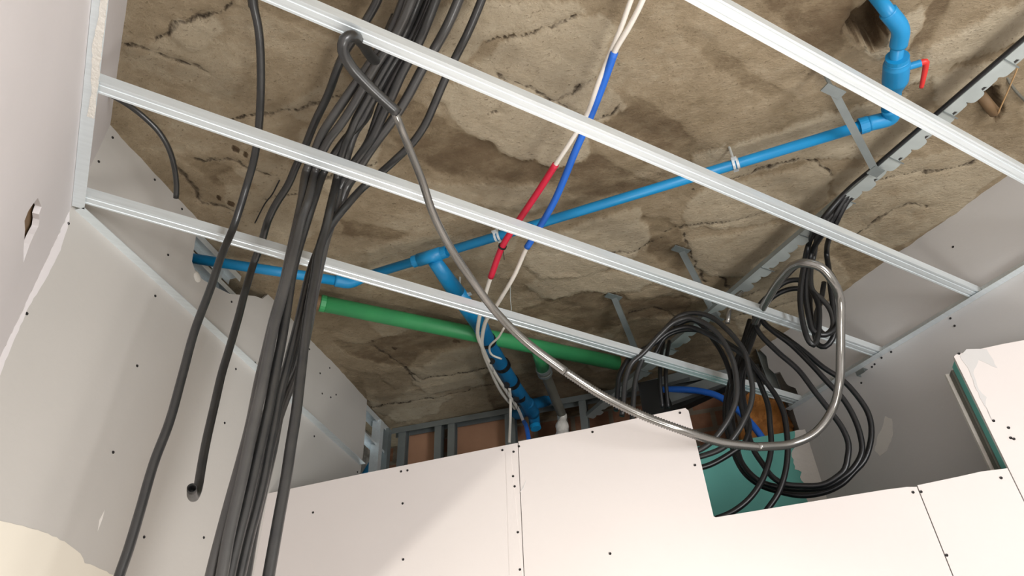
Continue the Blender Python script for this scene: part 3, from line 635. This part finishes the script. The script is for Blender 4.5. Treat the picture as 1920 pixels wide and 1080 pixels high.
hpts = [hd-sd*.008, hd+sd*.012, hd+sd*.014-dv*.015, hd+sd*.010-dv*.055-UP*.004, hd+sd*.007-dv*.085-UP*.006]
MB().tube(hpts, lambda t: .009-.003*t, n=10, step=.005).build('valve_handle', 'redh', bp, True)
# saddle clamps
def clamp(c, d, r, label, par, m='steel'):
    d = d.normalized(); mb = MB(); u = d.cross(UP).normalized(); w = u.cross(d); n = 20
    for off in (-.008, .004):
        ring = []
        for j in range(n):
            a = 2*math.pi*j/n; ring += [c+d*off+(u*math.cos(a)+w*math.sin(a))*r, c+d*(off+.008)+(u*math.cos(a)+w*math.sin(a))*r]
        mb.add(ring, [[2*j, 2*j+1, (2*j+3) % (2*n), (2*j+2) % (2*n)] for j in range(n)])
    mb.box(c-u*(r+.006), u*.008, d*.008, w*.0015).box(c+u*(r+.006), u*.008, d*.008, w*.0015)
    mb.tube([c+w*r if w.z > 0 else c-w*r, Vector((c.x, c.y, HS*S+EYE+.003))], .004, n=8)
    return tag(mb.build('pipe_clamp', m), label, 'clamp', 'zinc clamps on the blue pipe')
clamp(online(932), dl, R1*1.12, 'bright zinc clamp on the blue pipe left of the red sleeve', None)
clamp(online(1378), dl, R1*1.12, 'bright zinc clamp on the blue pipe in the middle of its long bare run', None)
bd = (BR[1]-BR[0]); clamp(Zs([(862, 556)], ZP-.01)[0], bd, RB*1.02, 'zinc clamp on the blue branch just below the tee', None)

# green pipe, with a brown cap
g0, g1 = W(N_z(600, 568, HS-.05)), W(N_z(1158, 681, HS-.05)); RG = rad(N_z(880, 620, HS-.05), 29)
gp = thing('green_pipe', g0, 'green drain pipe with a brown cap running behind the lowest ceiling channel', 'pipe')
cyl(MB(), g0, g1, RG, 28).build('pipe', 'green', gp, True)
gd = (g1-g0).normalized(); collar('end_cap', g0-gd*.03, g0-gd*.001, RG*.95, 'brown', gp); collar('end_collar', g0+gd*.002, g0+gd*.02, RG*1.06, 'green', gp)
collar('end_cap', g1, g1+gd*.03, RG*1.05, 'brown', gp)
b0, b1 = g0.lerp(g1, .70), W(N_z(1018, 690, HS-.05))
MB().tube([b0, b1], RG*.9, n=20).build('branch_pipe', 'green', gp, True)
ip = thing('iron_pipe', b1, 'old grey iron pipe with a bolted coupling dropping behind the low partition', 'pipe')
i1 = W(N_z(1040, 745, HS-.06)); i2 = W(N_d(1056, 790, FK+.06))
MB().tube([b1, i1, i2, i2-UP*.25], RG*.72, n=20).build('pipe', 'rust', ip, True)
di = (i1-b1).normalized()
for a_ in (0, .03): collar('coupling', b1+di*a_, b1+di*(a_+.014), RG*1.08, 'steel_dark', ip)
collar('coupling_band', b1+di*.014, b1+di*.03, RG*.98, 'rust', ip)
tag(MB().tube([W(N_d(1054, 775, FK+.03)), W(N_d(1054, 800, FK+.02)), W(N_d(1056, 830, FK+.03))], lambda t: .018+.022*t+.004*math.sin(t*17), n=14, step=.01).build('foam_lump', 'foam', None, True), 'pale foam lump at the foot of the iron pipe', 'foam')

# blue hose behind the big coil
tubes_ = [W(N_d(x, y, k)) for x, y, k in ((1215, 733, 2.98), (1260, 730, 2.95), (1310, 733, 2.93), (1345, 742, 2.92), (1375, 762, 2.91), (1400, 785, 2.90), (1425, 815, 2.895), (1445, 850, 2.91))]
tag(tubes('blue_hose', tubes_, rad(N_d(1300, 733, 2.95), 12), 'blue_sleeve'), 'bright blue hose arching behind the big black coil', 'hose')
h2 = thing('water_pipe', W(N_w(692, 880)), 'short light blue pipe stub low at the open end of the diagonal wall', 'pipe')
a_ = W(N_w(678, 900, 1.62)); b_ = W(N_w(698, 872, 1.62)); cyl(MB(), a_, b_+Vector((.02, .02, .06)), .022, 18).build('pipe', 'blue', h2, True)

# ------------------------------------------------------------------ white cable pair with coloured sleeves
def cab(pts, name, r, m, parent, **k): return tubes(name, [W(N_z(x, y, z)) for x, y, z in pts], r, m, parent, **k)
rw_ = rad(N_z(1100, 250, 1.10), 10)
c1 = [(1230, -70, 1.2), (1205, 0, 1.17), (1180, 50, 1.16), (1152, 98, 1.15), (1128, 165, 1.14), (1103, 228, 1.13), (1078, 285, 1.12), (1060, 330, 1.12), (1038, 380, 1.115), (1008, 432, 1.11), (988, 464, 1.105), (965, 515, 1.09), (940, 558, 1.08), (925, 582, 1.075), (912, 600, 1.08), (905, 625, 1.09), (904, 650, 1.10), (918, 690, 1.12), (942, 738, 1.14), (966, 766, 1.15)]
c2 = [(1210, -70, 1.2), (1183, 0, 1.175), (1165, 50, 1.165), (1142, 105, 1.155), (1122, 155, 1.14), (1100, 215, 1.13), (1072, 262, 1.12), (1042, 308, 1.11), (1010, 358, 1.105), (965, 425, 1.10), (943, 460, 1.09), (920, 520, 1.08), (908, 560, 1.07), (898, 600, 1.07), (896, 630, 1.085), (906, 655, 1.10), (925, 695, 1.12), (950, 735, 1.135), (972, 768, 1.145), (982, 792, 1.15)]
wa = thing('white_cable', W(N_z(1205, 0, 1.17)), 'white cable whose upper stretch wears a bright blue sleeve', 'cable')
cab(c1, 'cable', rw_, 'white_wire', wa); cab(c1[3:11], 'blue_sleeve', rw_*1.45, 'blue_sleeve', wa)
wb = thing('white_cable', W(N_z(1183, 0, 1.175)), 'white cable with a red sleeve that ends in a dark blue tail', 'cable')
cab(c2, 'cable', rw_*.95, 'white_wire', wb); cab(c2[7:12], 'red_sleeve', rw_*1.4, 'red', wb)
tl_ = [W(N_z(982, 790, 1.15)), W(N_d(988, 805, 2.75)), W(N_d(992, 830, 2.72)), W(N_d(994, 860, 2.70))]
tubes('blue_tail', tl_, rw_*1.3, 'blue_sleeve', wb)
wc = [W(N_z(955, 728, 1.145)), W(N_z(957, 745, 1.14)), W(N_d(957, 780, 2.78)), W(N_d(955, 830, 2.74))]
tag(tubes('white_cable', wc, rw_*.85, 'white_wire'), 'short white cable dropping straight behind the partition from the sleeved pair', 'cable')
for i, (x, y, z) in enumerate(((997, 427, 1.11), (942, 462, 1.09), (922, 677, 1.115), (950, 722, 1.135), (968, 748, 1.14))):
    c = W(N_z(x, y, z)); t_ = MB(); d__ = (W(N_z(x-3, y+6, z))-c).normalized()
    cyl(t_, c-d__*.003, c+d__*.003, rw_*1.9, 12); t_.tube([c, c+Vector((.01, .012, -.01)), c+Vector((.016, .02, -.035))], .0012, n=6)
    tag(t_.build('cable_tie', 'tie'), ('black cable tie where the blue sleeve meets the blue pipe', 'black cable tie round the red sleeve with a trailing tail', 'black cable tie on the white pair, nearest the green pipe', 'black cable tie midway down the white pair', 'black cable tie on the white pair just above the blue tail')[i], 'cable tie')

# ------------------------------------------------------------------ conduits
def droptube(P, z0, zc, ic, name, m, label, px, at_i=0, hollow=True, group=None, tail=()):
    """P pixel points; z goes z0..zc up to index ic, then the tube hangs straight down"""
    pts = []
    for i, (x, y) in enumerate(P):
        if i <= ic:
            yb, yi = 345.0, float(P[ic][1]); zb = 1.052
            z = z0+(zb-z0)*max(0, (y+60)/(yb+60))**1.2 if y < yb else zb+(zc-zb)*min(1, (y-yb)/(yi-yb))
            if yi <= yb or zc > 1.03: z = z0+(zc-z0)*(i/max(ic, 1))**1.3
            q = N_z(x, y, z)
        else:
            j = i-(len(P)-len(tail)); q = N_r(x, y, r0*(tail[j] if j >= 0 and tail else 1))
        if i == ic: r0 = math.hypot(q[0], q[1])
        pts.append(q)
    if not tail: pts.append(np.array([pts[-1][0], pts[-1][1], pts[-1][2]-.12])); pts.append(np.array([pts[-1][0]+.004, pts[-1][1]+.003, pts[-1][2]-.45]))
    r = rad(pts[at_i], px)
    o = tubes(name, [W(p) for p in pts], r, m, None, hollow=hollow, n=14, step=.014)
    return tag(o, label, 'conduit', group), pts
o, pp = droptube([(472, -60), (474, 0), (484, 50), (488, 90), (489, 170), (484, 250), (476, 300), (462, 350), (440, 420), (415, 480), (395, 540), (365, 620), (343, 700), (318, 790), (288, 870), (262, 960), (241, 1030), (222, 1085), (205, 1150)],
    1.17, .99, 8, 'black_conduit', 'black', 'single black conduit hanging left of the bundle and leaving the photo at the bottom left', 15, 4)
q0, q1 = W(N_z(473, -14, 1.165)), W(N_z(475, 12, 1.165)); tag(collar('conduit_coupling', q0, q1, rad(N_z(474, 0, 1.16), 19), 'black', None), 'black coupling on the single conduit at the top edge', 'coupling')
droptube([(730, -60), (708, 0), (687, 38), (643, 105), (614, 180), (590, 230), (570, 280), (556, 310), (541, 345), (515, 387), (502, 415), (490, 456), (477, 490), (460, 545), (447, 595), (428, 660), (416, 700), (403, 756), (386, 831), (377, 880), (373, 905), (369, 922), (364, 932), (360, 928), (360, 915)],
    1.19, 1.035, 12, 'black_conduit', 'black', 'black conduit with a hooked open end hanging before the beige wall', 15, 5, tail=(1, 1, .995, .98, .955, .925))
BUN = 'black conduits of the hanging bundle'
bundle = [
 ([(775, -60), (757, 0), (732, 60), (690, 125), (651, 180), (617, 230), (602, 255), (588, 290), (575, 320), (566, 378), (555, 430), (545, 475), (531, 540), (514, 600), (500, 660), (488, 710), (470, 800), (452, 870), (430, 950), (404, 1050), (390, 1110)], 1.20, .975, 9, 'black_sheen', 'greyed conduit forming the left outer edge of the bundle', 17),
 ([(792, -60), (772, 0), (742, 65), (700, 130), (666, 191), (640, 232), (617, 262), (602, 290), (591, 322), (577, 378), (566, 410), (556, 452), (543, 505), (527, 565), (512, 620), (500, 680), (488, 740), (474, 800), (460, 870), (444, 940), (428, 1010), (414, 1090)], 1.17, .965, 9, 'black_sheen', 'greyed conduit second from the left edge of the bundle', 16),
 ([(805, -60), (785, 0), (755, 70), (720, 130), (681, 199), (666, 227), (659, 245), (647, 270), (638, 302), (632, 334), (622, 378), (610, 430), (598, 470), (590, 520), (580, 575), (571, 640), (563, 707), (555, 775), (546, 831), (536, 899), (524, 965), (514, 1021), (502, 1090)], 1.20, .985, 10, 'black', 'dark conduit hanging furthest right in the bundle before the white board', 16),
 ([(822, -60), (802, 0), (768, 75), (735, 125), (698, 191), (676, 230), (649, 259), (625, 292), (608, 322), (588, 378), (573, 424), (556, 480), (547, 520), (538, 580), (528, 640), (516, 700), (505, 760), (492, 820), (478, 880), (462, 950), (444, 1020), (428, 1090)], 1.21, .98, 9, 'black', 'conduit in the middle of the bundle, dark before the green pipe end', 15),
 ([(836, -60), (817, 0), (785, 80), (755, 135), (735, 180), (717, 217), (700, 255), (681, 283), (662, 309), (644, 339), (629, 372), (620, 400), (609, 445), (592, 500), (580, 560), (566, 620), (553, 680), (544, 720), (529, 750), (519, 794), (510, 841), (500, 885), (490, 927), (475, 992), (460, 1079), (454, 1110)], 1.18, .97, 12, 'black', 'dark conduit crossing the others low in the bundle', 17),
 ([(882, -60), (860, 0), (838, 50), (813, 95), (791, 131), (762, 185), (732, 231), (707, 264), (685, 296), (668, 325), (651, 349), (637, 385), (616, 425), (600, 470), (588, 520), (577, 580), (562, 640), (545, 680), (527, 710), (512, 750), (496, 790), (480, 835), (464, 887), (452, 930), (436, 974), (424, 1030), (416, 1090)], 1.20, .95, 13, 'black_sheen', 'pale greyed conduit slanting in front of the whole bundle', 18),
 ([(924, -60), (903, 0), (878, 60), (852, 112), (830, 159), (813, 199), (798, 232), (775, 266), (745, 296), (707, 330), (680, 352), (652, 383), (629, 411), (612, 437), (596, 471), (582, 509), (572, 550), (562, 595), (548, 650), (535, 700), (524, 740), (515, 790), (505, 840), (496, 890), (482, 950), (466, 1010), (448, 1090)], 1.19, .96, 12, 'black', 'conduit joining the bundle from the far right with a pale scuffed bend', 15),
 ([(812, -60), (795, 0), (762, 72), (728, 130), (700, 180), (690, 215), (668, 245), (655, 280), (645, 320), (640, 345), (628, 400), (612, 450), (600, 500), (588, 560), (577, 620), (560, 690), (538, 740), (520, 790), (503, 850), (488, 910), (470, 960), (455, 1010), (440, 1085)], 1.225, .99, 10, 'black_sheen', 'conduit buried at the back of the bundle behind the slanting pale one', 15),
 ([(832, -60), (812, 0), (776, 76), (748, 128), (722, 180), (704, 228), (692, 262), (670, 300), (650, 335), (634, 372), (622, 420), (604, 470), (592, 520), (584, 570), (572, 625), (552, 690), (534, 735), (518, 785), (502, 840), (484, 900), (470, 945), (452, 1011), (436, 1090)], 1.21, .975, 11, 'black', 'black conduit squeezed between its neighbours in the thick of the bundle', 15),
]
for P, z0, zc, ic, m, lb, px in bundle: droptube(P, z0, zc, ic, 'black_conduit', m, lb, px, 6, True, BUN)
# small conduit at the left
lp_ = [(205, 176, 1.19), (245, 200, 1.17), (275, 224, 1.16), (300, 250, 1.15), (318, 282, 1.14), (328, 320, 1.13), (331, 350, 1.12), (330, 371, 1.11)]
tag(cab(lp_, 'black_conduit', rad(N_z(300, 250, 1.15), 10.5), 'black', None, hollow=True), 'short curved black conduit stub near the left corner, its cut end hanging free', 'conduit')
# looped thick conduit and the armoured cable leaving it
lc = [(742, 30, 1.20), (728, 62, 1.19), (716, 96, 1.17), (706, 112, 1.13), (694, 104, 1.08), (678, 80, 1.02), (660, 67, .985), (646, 74, .972), (643, 95, .968), (656, 122, .965), (685, 155, .96), (715, 184, .955), (746, 212, .95)]
loop = thing('looped_conduit', W(N_z(650, 70, .98)), 'thick grey-black conduit looping under the bright ceiling channel, its cut end aimed down', 'conduit')
cab(lc, 'conduit', rad(N_z(700, 170, .96), 21), 'black', loop, hollow=True)
gc = [('z', 735, 200, .955), ('z', 745, 222, .945), ('z', 760, 260, .94), ('z', 790, 335, .92), ('z', 812, 400, .905), ('z', 845, 465, .89), ('z', 885, 525, .87), ('z', 930, 585, .85), ('z', 985, 640, .82), ('z', 1060, 697, .78), ('z', 1130, 742, .74),
      ('z', 1200, 777, .705), ('z', 1280, 807, .675), ('z', 1350, 829, .665), ('z', 1420, 838, .665), ('z', 1485, 832, .68), ('z', 1530, 810, .70), ('z', 1562, 765, .74), ('z', 1574, 715, .78), ('z', 1576, 660, .83), ('z', 1576, 610, .87), ('z', 1575, 560, .91), ('z', 1560, 525, .93), ('z', 1540, 502, .95), ('z', 1512, 493, .965), ('z', 1490, 497, .98), ('z', 1466, 520, .99), ('z', 1440, 560, 1.0), ('z', 1415, 605, 1.03)]
gpts = [W(N_z(x, y, z)) for _, x, y, z in gc]
L0 = rad(N_z(930, 585, .85), 17); L1 = rad(N_z(1480, 832, .75), 22)
gcb = thing('armoured_cable', gpts[1], 'long grey cable swooping from the looped conduit to the small coil at the right', 'cable')
tubes('cable', gpts[:10], lambda t: rad(N_z(790, 335, .92), 14)*(1-t)+L0*t, 'sheath', gcb)
tubes('ribbed_sheath', gpts[9:15], L0*1.08, 'sheath', gcb, rib=.22, step=.004)
tubes('cable', gpts[14:], L0*1.04, 'sheath', gcb)

# ------------------------------------------------------------------ perforated cable tray with brackets

TZ = 1.15
ta_, tb2 = N_z(1935, 64, TZ), N_z(1098, 782, TZ)
ta_ = np.array([ta_[0]-.002, ta_[1]-.15, TZ]); TA, TB = W(ta_), W(tb2); td = (TB-TA).normalized(); tn = Vector((0, 0, 1)).cross(td); tn = tn if tn.x > 0 else -tn
tray = thing('cable_tray', TA, 'perforated zinc cable tray with scalloped edge crossing under the slab to the far studs', 'cable tray')
TL = (TB-TA).length
def scallop(w0, w1, per, z, thick, ph=0, x0=0.0):
    mb = MB(); n = int(TL/.004); P = []
    for i in range(n+1):
        s_ = TL*i/n; u = ((s_/per)+ph) % 1.0
        w = w0+(w1-w0)*(max(0.0, 1-((u-.30)/.25)**4)**.5 if abs(u-.30) < .25 else (.55*max(0.0, 1-((u-.75)/.19)**4)**.5 if abs(u-.75) < .19 else 0))
        P.append((s_, w))
    v = []; f = []
    for s_, w in P:
        b = TA+td*s_+UP*z+tn*x0; v += [b, b+tn*w, b+UP*thick, b+tn*w+UP*thick]
    for i in range(n):
        a = 4*i; b = a+4; f += [[a, a+1, b+1, b], [a+2, b+2, b+3, a+3], [a, b, b+2, a+2], [a+1, a+3, b+3, b+1]]
    return mb.add(v, f)
scallop(.030, .056, .094, 0, .0015).build('tray_floor', 'tray', tray)
scallop(.004, .028, .094, .026, .0015, .30, .046).build('tray_flange', 'tray', tray)
MB().poly([TA, TB, TB+UP*.018, TA+UP*.018], -tn*.0015).build('tray_side', 'steel_dark', tray)
for i in range(int(TL/.094)):   # joining ribs between the slots
    c = TA+td*(.094*i+.008)
    if i % 2: MB().box(c+tn*.03-UP*.001, td*.002, tn*.030, UP*.001).build('tray_rib', 'steel_dark', tray)
def arm(ax, ay, bx, by, label, zb=1.14):
    a = W(N_z(ax, ay, HS-(.085 if ax > 1500 else .004))); b = W(N_z(bx, by, zb)); d = (b-a).normalized(); root = thing('tray_bracket', a, label, 'bracket', 'steel brackets of the cable tray')
    s_ = d.cross(UP).normalized(); u = s_.cross(d); w = .022
    pr = [(-w/2, 0), (w/2, 0), (w/2, -.016), (w/2-.0015, -.016), (w/2-.0015, -.0015), (-w/2+.0015, -.0015), (-w/2+.0015, -.016), (-w/2, -.016)]
    MB().extr(pr, a, b, s_, -u if u.z > 0 else u).build('arm', 'steel_dark', root)
    if ax > 1500: MB().box(Vector((a.x, a.y, (a.z+HS*S+EYE)/2)), tn*.009, td*.0015, UP*((HS*S+EYE-a.z)/2+.002)).build('hanger', 'steel_dark', root)
    MB().box(a-tn*.0+UP*(-.002), tn*.034, td*.014, UP*.0018).build('foot', 'steel_dark', root)
    MB().box(b, tn*.022, td*.016, UP*.0015).build('shoe', 'steel_dark', root)
arm(1562, 170, 1642, 322, 'dull steel bracket under the valve end of the cable tray, crossing the blue pipe')
arm(1276, 468, 1345, 600, 'dull steel bracket crossing behind a ceiling channel to the tray middle')
arm(1150, 556, 1196, 668, 'dull steel bracket with a wide foot left of the big coil')
# cables lying in the tray
rc = rad(N_d(1500, 700, 2.4), 10)
def mixed(L):
    out = []
    for p in L: out.append(p[1] if p[0] == 'w' else W(N_z(p[1], p[2], p[3])) if p[0] == 'z' else W(N_d(p[1], p[2], p[3])))
    return out
def intray(off):
    L = []
    for x, y in ((1935, 64), (1745, 221), (1640, 312), (1585, 364)):
        q = W(N_z(x, y, TZ)); q = TA+td*((q-TA).dot(td)); L.append(('w', q+tn*(.003+off)+UP*.010))
    return [('w', L[0][1]-td*.2)]+L
def lin(L, k0, k1):
    n = len(L); return [('k', x, y, k0+(k1-k0)*i/max(1, n-1)) for i, (x, y) in enumerate(L)]
T1 = [(1515, 462), (1507, 500), (1501, 540), (1501, 575), (1507, 612), (1517, 640), (1525, 647), (1532, 635), (1536, 600), (1534, 570), (1522, 545), (1505, 527), (1487, 525), (1467, 532), (1450, 547), (1430, 565)]
S5 = [(1416, 588), (1420, 618), (1456, 658), (1496, 693), (1529, 736), (1558, 773), (1580, 804), (1591, 833), (1589, 860), (1584, 880), (1567, 896), (1542, 909), (1502, 911), (1469, 907), (1447, 893), (1431, 871), (1416, 849), (1407, 827), (1401, 804), (1390, 760), (1386, 720), (1395, 680), (1408, 645), (1420, 612), (1430, 590)]
T2 = [(1521, 475), (1512, 512), (1510, 550), (1515, 587), (1525, 620), (1540, 628), (1555, 625), (1570, 610), (1577, 585), (1576, 555), (1567, 530), (1552, 507), (1532, 495), (1512, 492), (1497, 497), (1480, 512), (1462, 532), (1445, 552)]
S6 = [(1428, 580), (1430, 602), (1451, 622), (1482, 645), (1518, 680), (1551, 716), (1580, 747), (1600, 780), (1613, 816), (1616, 847), (1600, 878), (1576, 898), (1547, 913), (1502, 917), (1458, 913), (1424, 902), (1398, 878), (1384, 853), (1376, 827), (1369, 804), (1365, 770), (1372, 730), (1385, 690), (1398, 650), (1412, 605)]
T3 = [(1550, 475), (1554, 505), (1557, 537), (1562, 575), (1565, 612), (1560, 637), (1547, 650), (1535, 647), (1527, 625), (1522, 600), (1519, 575), (1517, 552), (1505, 542), (1482, 542), (1460, 550), (1440, 565)]
S7 = [(1424, 590), (1440, 612), (1473, 633), (1509, 660), (1544, 689), (1580, 713), (1607, 742), (1627, 773), (1634, 802), (1631, 835), (1620, 864), (1602, 884), (1576, 909), (1542, 924), (1502, 929), (1462, 922), (1424, 909), (1396, 887), (1380, 860), (1373, 838), (1362, 800), (1360, 760), (1368, 720), (1380, 680), (1394, 640), (1406, 600)]
def big(off, T, S_, k0, k1, kb, label, drop, m='cable'):
    L = intray(off)+[('z',)+drop]+lin(T, k0, k1)+lin(S_, k1+.03, kb)
    tag(tubes('black_cable', mixed(L), rc, m), label, 'cable', 'black cables of the big coil')
CG = 'black cables of the big coil'
big(0, T1, S5, 2.13, 2.25, 2.42, 'black cable off the tray making the innermost wide loop of the big coil', (1540, 415, 1.12))
big(.013, T2, S6, 2.16, 2.28, 2.46, 'black cable whose wide loop lies between two others at the big coil right side', (1552, 425, 1.12))
big(.026, T3, S7, 2.19, 2.31, 2.50, 'black cable making the outermost wide loop of the big coil', (1562, 430, 1.12))
T4 = [(1526, 480), (1520, 512), (1524, 545), (1540, 560), (1555, 578), (1562, 600), (1560, 617), (1547, 627), (1534, 615), (1531, 590), (1540, 560), (1545, 530)]
tag(tubes('black_cable', mixed(intray(.034)+[('z', 1545, 420, 1.125)]+lin(T4, 2.2, 2.24)), rc*.95, 'cable_grey'), 'dark grey cable curled tightly inside the small coil', 'cable')
coil = [
 ([(1185, 800), (1187, 760), (1191, 716), (1200, 684), (1213, 660), (1229, 636), (1251, 613), (1273, 593), (1300, 587), (1331, 593), (1358, 613), (1380, 636), (1396, 660), (1404, 693), (1411, 727), (1407, 760), (1398, 782), (1384, 808), (1358, 838), (1313, 856), (1280, 862)], 2.32, 2.30, 'cable_grey', 'dark cable forming the topmost arc of the big coil'),
 ([(1166, 780), (1169, 749), (1173, 711), (1184, 682), (1206, 662), (1238, 627), (1264, 604), (1291, 596), (1318, 604), (1344, 624), (1364, 653), (1376, 682), (1381, 716), (1380, 749), (1371, 776), (1356, 802), (1330, 832), (1300, 848), (1270, 852)], 2.28, 2.26, 'cable_grey', 'dark cable arcing just inside the topmost arc of the big coil'),
 ([(1155, 770), (1158, 733), (1162, 702), (1182, 669), (1202, 657), (1225, 645), (1255, 622), (1290, 613), (1322, 624), (1360, 645), (1396, 667), (1418, 693), (1436, 716), (1456, 744), (1469, 773), (1474, 800), (1477, 840), (1475, 870), (1470, 895), (1458, 927), (1438, 956), (1415, 985)], 2.36, 2.34, 'cable', 'black cable ending behind the partition right of the notch corner'),
 ([(1225, 668), (1250, 630), (1290, 618), (1330, 625), (1375, 650), (1402, 672), (1413, 691), (1429, 729), (1440, 760), (1444, 800), (1446, 838), (1440, 871), (1427, 904), (1404, 936), (1373, 960), (1340, 974)], 2.42, 2.30, 'cable', 'black cable ending at the inner corner of the board notch'),
 ([(1262, 612), (1300, 600), (1340, 640), (1362, 680), (1372, 720), (1372, 770), (1378, 820), (1392, 870), (1420, 905), (1460, 920), (1510, 922), (1560, 905), (1590, 880)], 2.44, 2.46, 'cable', 'black cable dropping inside the big coil and joining its bottom curve'),
 ([(1425, 590), (1405, 640), (1395, 690), (1392, 730), (1398, 770), (1405, 800), (1396, 830), (1370, 850), (1330, 872), (1300, 880)], 2.44, 2.34, 'cable', 'black cable swinging left behind the notch edge, lowest of three'),
]
for L, k0, k1, m, lb in coil:
    tag(tubes('black_cable', mixed(lin(L, k0, k1)), rc, m), lb, 'cable', CG)
for x, lb in ((1238, 'thin black cable hanging straight from the tray, left of a pair'), (1249, 'thin black cable hanging straight from the tray, right of a pair')):
    L = [('k', x+6, 640, 2.58), ('k', x, 680, 2.50), ('k', x, 720, 2.50), ('k', x+4, 765, 2.52)]
    tag(tubes('black_cable', mixed(L), rc*.85, 'cable'), lb, 'cable')
q = [W(N_z(1390, 548, 1.10)), W(N_z(1376, 560, 1.06)), W(N_z(1368, 575, 1.03)), W(N_z(1366, 590, 1.01)), W(N_z(1364, 606, .99))]
tag(tubes('conduit_stub', q, .008, 'sheath', hollow=True), 'small grey conduit hook hanging over a ceiling channel where the tray crosses it', 'conduit')
q = [W(N_z(1400, 575, 1.12)), W(N_z(1383, 563, 1.05))]
tag(tubes('conduit_stub', q, .0085, 'black_sheen', hollow=True), 'short black conduit end pointing out beside the grey hook', 'conduit')
# small debris on the slab
q = [W(N_z(1880, 195, HS-.01)), W(N_z(1860, 215, HS-.022))]
tag(MB().tube([W(N_z(1838, 178, HS+.005)), W(N_z(1866, 212, HS-.012))], .016, n=16).build('pipe_stub', 'brown', None, True), 'broken brown clay pipe stub in the slab opening near the top right', 'pipe')
tag(tubes('wood_splinter', [W(N_z(1908, 128, HS-.02)), W(N_z(1890, 170, HS-.022)), W(N_z(1870, 215, HS-.02))], .002, 'wood'), 'thin pale splinter hanging beside the brown pipe stub', 'splinter')
tag(tubes('rebar', [W(N_z(1885, 140, HS+.004)), W(N_z(1900, 165, HS-.006)), W(N_z(1925, 192, HS-.004))], .004, 'rust'), 'rusty bent bar at the right edge beside the pipe stub', 'bar')
tag(tubes('wire_tie', [W(N_z(957, 520, HS)), W(N_z(957, 560, HS-.05)), W(N_z(958, 585, HS-.08)), W(N_z(950, 592, HS-.085))], .0012, 'tray'), 'thin bent wire hanging from the slab beside the white cables', 'wire')
tag(tubes('wire_hook', [W(N_z(945, 615, 1.05)), W(N_z(935, 632, 1.06)), W(N_z(918, 650, 1.08)), W(N_z(922, 665, 1.09)), W(N_z(940, 673, 1.10))], .004, 'white_wire'), 'white hooked cable end beside the top of the darker blue branch', 'cable')
tag(tubes('wire', [W(N_z(524, 338, HS-.01)), W(N_z(510, 365, HS-.012)), W(N_z(498, 380, HS-.012)), W(N_z(478, 418, HS-.01))], .0022, 'tie'), 'thin black wire end sticking out beside the conduit bundle', 'wire')

# invented body for the added spot, with a blocker that cuts its light edge
lw = W(LAMP); P1_, P2_ = W(N_d(950, 850, PK)), W(N_d(712, 1080, PK))
dd1, dd2 = (P1_-lw).normalized(), (P2_-lw).normalized(); nrm = dd1.cross(dd2).normalized()
ref = W(N_d(700, 900, PK))-lw; nrm = nrm if nrm.dot(ref) > 0 else -nrm
q1, q2 = lw+dd1*.34, lw+dd2*.34; e_ = (q2-q1).normalized(); fw = (dd1+dd2).normalized()
lamp = thing('added_lamp_rig', (lw.x, lw.y, 0), 'black lamp rig added out of view to cut the diagonal light edge', 'lamp')
MB().poly([q1-e_*.22, q2+e_*.30, q2+e_*.30+nrm*.42, q1-e_*.22+nrm*.42], fw*.002).build('edge_blocker', 'dark', lamp)
MB().box(lw-fw*.06, fw*.02, e_*.09, nrm*.07).build('housing', 'dark', lamp)
MB().tube([lw-fw*.06, Vector((lw.x-fw.x*.06, lw.y-fw.y*.06, .02))], .012, n=12).build('pole', 'dark', lamp)
MB().tube([Vector((lw.x, lw.y-.05, 0)), Vector((lw.x, lw.y-.05, .02))], .16, n=20).build('base', 'dark', lamp)
